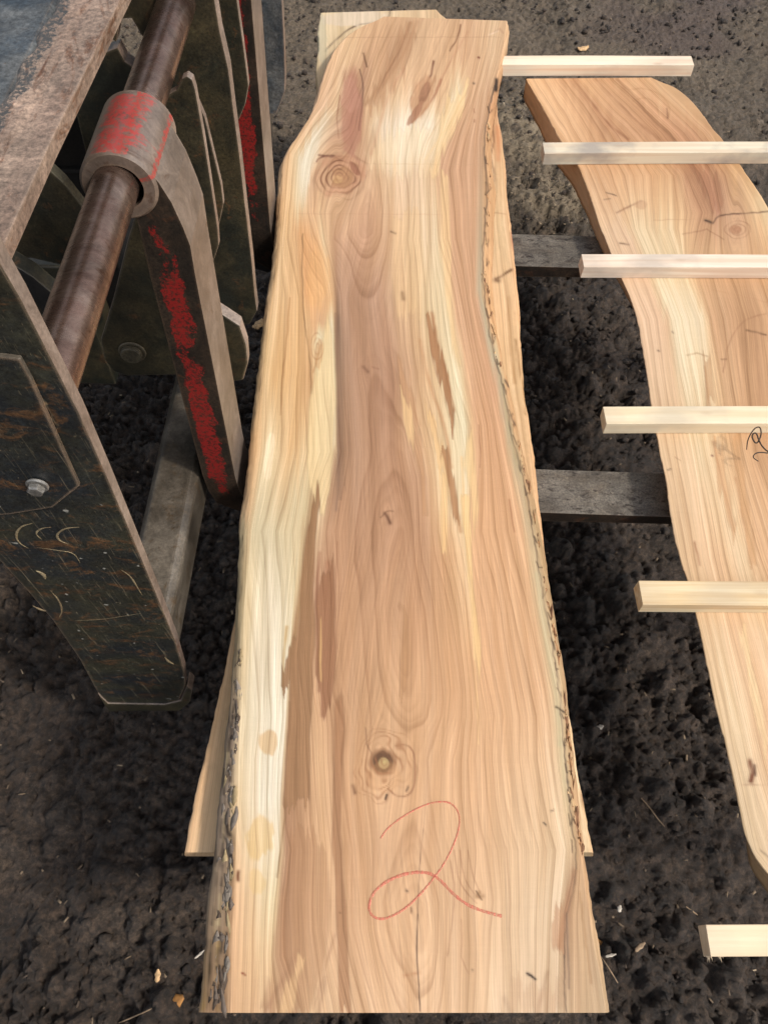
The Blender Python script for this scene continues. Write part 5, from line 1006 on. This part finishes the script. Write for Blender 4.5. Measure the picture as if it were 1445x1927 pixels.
# ------------------------------------------------------------------ small loose things
def tube(name, pts, r, mat, label=None, cat=None, group=None, taper=.4, seg=7):
    P_ = [np.array(p, float) for p in pts]
    for _ in range(2):
        Q_ = [P_[0]]
        for a, c_ in zip(P_[:-1], P_[1:]): Q_ += [a * .75 + c_ * .25, a * .25 + c_ * .75]
        P_ = Q_ + [P_[-1]]
    c0 = sum(P_) / len(P_); V = []; F = []
    for i, p in enumerate(P_):
        t = P_[min(i + 1, len(P_) - 1)] - P_[max(i - 1, 0)]; t = t / (np.linalg.norm(t) + 1e-9)
        a = np.cross(t, [0.1, .2, 1.]); a /= np.linalg.norm(a) + 1e-9; b_ = np.cross(t, a)
        rr = r * (1 - taper * abs(2 * i / (len(P_) - 1) - 1) ** 2)
        for k in range(seg):
            th = 2 * math.pi * k / seg; V.append(p - c0 + rr * (math.cos(th) * a + math.sin(th) * b_))
    for i in range(len(P_) - 1):
        for k in range(seg): F.append([i * seg + k, i * seg + (k + 1) % seg, (i + 1) * seg + (k + 1) % seg, (i + 1) * seg + k])
    me = mesh_quads(name, V, F); o = link(name, me, mat, smooth=True); o.location = c0
    if label: tag(o, label, cat, group)
    return o
def simple(name, c, rough=.8, var=.4, scale=120):
    m, n, l, b = new_mat(name); nn = nd(n, 'ShaderNodeTexNoise', Scale=float(scale), Detail=4.0); l.new(coords(n, l), nn.inputs['Vector'])
    rp = ramp(n, [(.3, tuple(x * (1 - var) for x in c)), (.7, tuple(min(1, x * (1 + var)) for x in c))]); l.new(nn.outputs[0], rp.inputs[0]); l.new(rp.outputs[0], b.inputs['Base Color'])
    b.inputs['Roughness'].default_value = rough
    bp = nd(n, 'ShaderNodeBump', Strength=.4, Distance=.001); l.new(nn.outputs[0], bp.inputs['Height']); l.new(bp.outputs[0], b.inputs['Normal']); return m
M['twig'] = simple('dark_bark', (.045, .028, .018)); M['straw'] = simple('dry_straw', (.26, .18, .11)); M['chip'] = simple('fresh_chip', (.50, .32, .16)); M['leaf'] = simple('brown_leaf', (.26, .12, .03)); M['pale'] = simple('pale_splinter', (.45, .40, .33))
# tangled twig on the fourth sticker: one connected curl
zs = sticks[3][5]
def tw(pts): return [PZ(x, y, zs + .004 + h) for x, y, h in pts]
tube('twig', tw([(1404, 846, .001), (1406, 826, .006), (1418, 806, .014), (1430, 802, .016), (1432, 820, .012), (1422, 838, .008), (1412, 820, .016), (1422, 812, .02), (1428, 832, .010), (1438, 846, .006), (1452, 854, .004), (1424, 850, .006), (1414, 860, .004), (1426, 868, 0.)]), .0013, M['twig'], 'tangled thin dark twig lying on a pale sticker', 'twig')
def on(px, py, h=.004):
    p = PZ(px, py, 0.); 
    for _ in range(4): p = PZ(px, py, float(gz(np.array(p[0]), np.array(p[1]))) + h)
    return p
def strip(name, pts, w_, mat, label, cat, group=None): 
    return tube(name, [on(x, y, .005) for x, y in pts], w_, mat, label, cat, group)
strip('straw', [(1206, 1502), (1222, 1520), (1236, 1540), (1250, 1556)], .0012, M['straw'], 'thin pinkish straw on the soil between the slabs', 'straw')
strip('straw', [(1290, 1706), (1304, 1716), (1312, 1722)], .0012, M['straw'], 'short straw on the soil left of the nearest sticker', 'straw')
strip('straw', [(224, 1925), (256, 1912), (286, 1898)], .0014, M['straw'], 'straw on the soil at the bottom left, beside the near end of the marked slab', 'straw')
strip('straw', [(1130, 1800), (1144, 1820), (1162, 1850)], .0011, M['straw'], 'straw sticking out by the right corner of the marked slab', 'straw')
def chip(px, py, L, W_, ang, mat, label, cat='wood chip', h=.006, curl=.3):
    p = on(px, py, h); V = []; nu, nv = 9, 5
    for a in (0, 1):
        for i in range(nu):
            for j in range(nv):
                u = i / (nu - 1) * 2 - 1; v = j / (nv - 1) * 2 - 1; wdt = math.sqrt(max(0, 1 - u * u * .9)) * (1 + .2 * math.sin(u * 7))
                x_ = u * L; y_ = v * W_ * wdt; z_ = curl * L * (u * u) * .6 - curl * W_ * v * v + a * .0014
                c_, s_ = math.cos(ang), math.sin(ang); V.append((x_ * c_ - y_ * s_, x_ * s_ + y_ * c_, z_))
    F = grid_faces(nu, nv); F2 = F[:, ::-1] + 0; F = np.concatenate([F[:, ::-1], F + nu * nv])
    ed = [k for k in range(nv)] + [k * nv + nv - 1 for k in range(1, nu)] + [(nu - 1) * nv + k for k in range(nv - 2, -1, -1)] + [k * nv for k in range(nu - 2, 0, -1)]
    S_ = [[ed[k], ed[(k + 1) % len(ed)], ed[(k + 1) % len(ed)] + nu * nv, ed[k] + nu * nv] for k in range(len(ed))]
    me = mesh_quads('wood_chip', V, np.concatenate([F, np.array(S_)])); o = link(cat.replace(' ', '_'), me, mat, smooth=True); o.location = p; tag(o, label, cat)
    return o
chip(1096, 90, .022, .014, .3, M['chip'], 'orange tan wood chip on the soil behind the far sticker')
chip(1203, 1782, .012, .004, .6, M['straw'], 'pinkish sliver of wood on the soil left of the nearest sticker')
chip(1148, 1798, .010, .0025, .2, M['pale'], 'pale splinter beside the right corner of the marked slab')
chip(1130, 1780, .013, .006, 2.1, M['leaf'], 'orange brown leaf tucked against the right edge of the marked slab', 'leaf')
chip(297, 1836, .010, .005, 1.6, M['chip'], 'yellow wood chip on the soil left of the near end of the marked slab')
chip(330, 1885, .016, .010, .5, M['leaf'], 'brown bark flake by the lower left corner of the marked slab', 'bark flake')
chip(1128, 1368, .008, .005, .3, M['pale'], 'pale grey chip on the soil right of the marked slab')
chip(1165, 1710, .006, .004, 1.2, M['pale'], 'small white chip on dark soil right of the slab with the red 2')
chip(486, 610, .020, .012, 1.0, M['chip'], 'pale chip on the soil in the gap behind the near fork')
chip(376, 1796, .010, .002, .7, M['pale'], 'thin pale sliver touching the grey left edge of the marked slab')
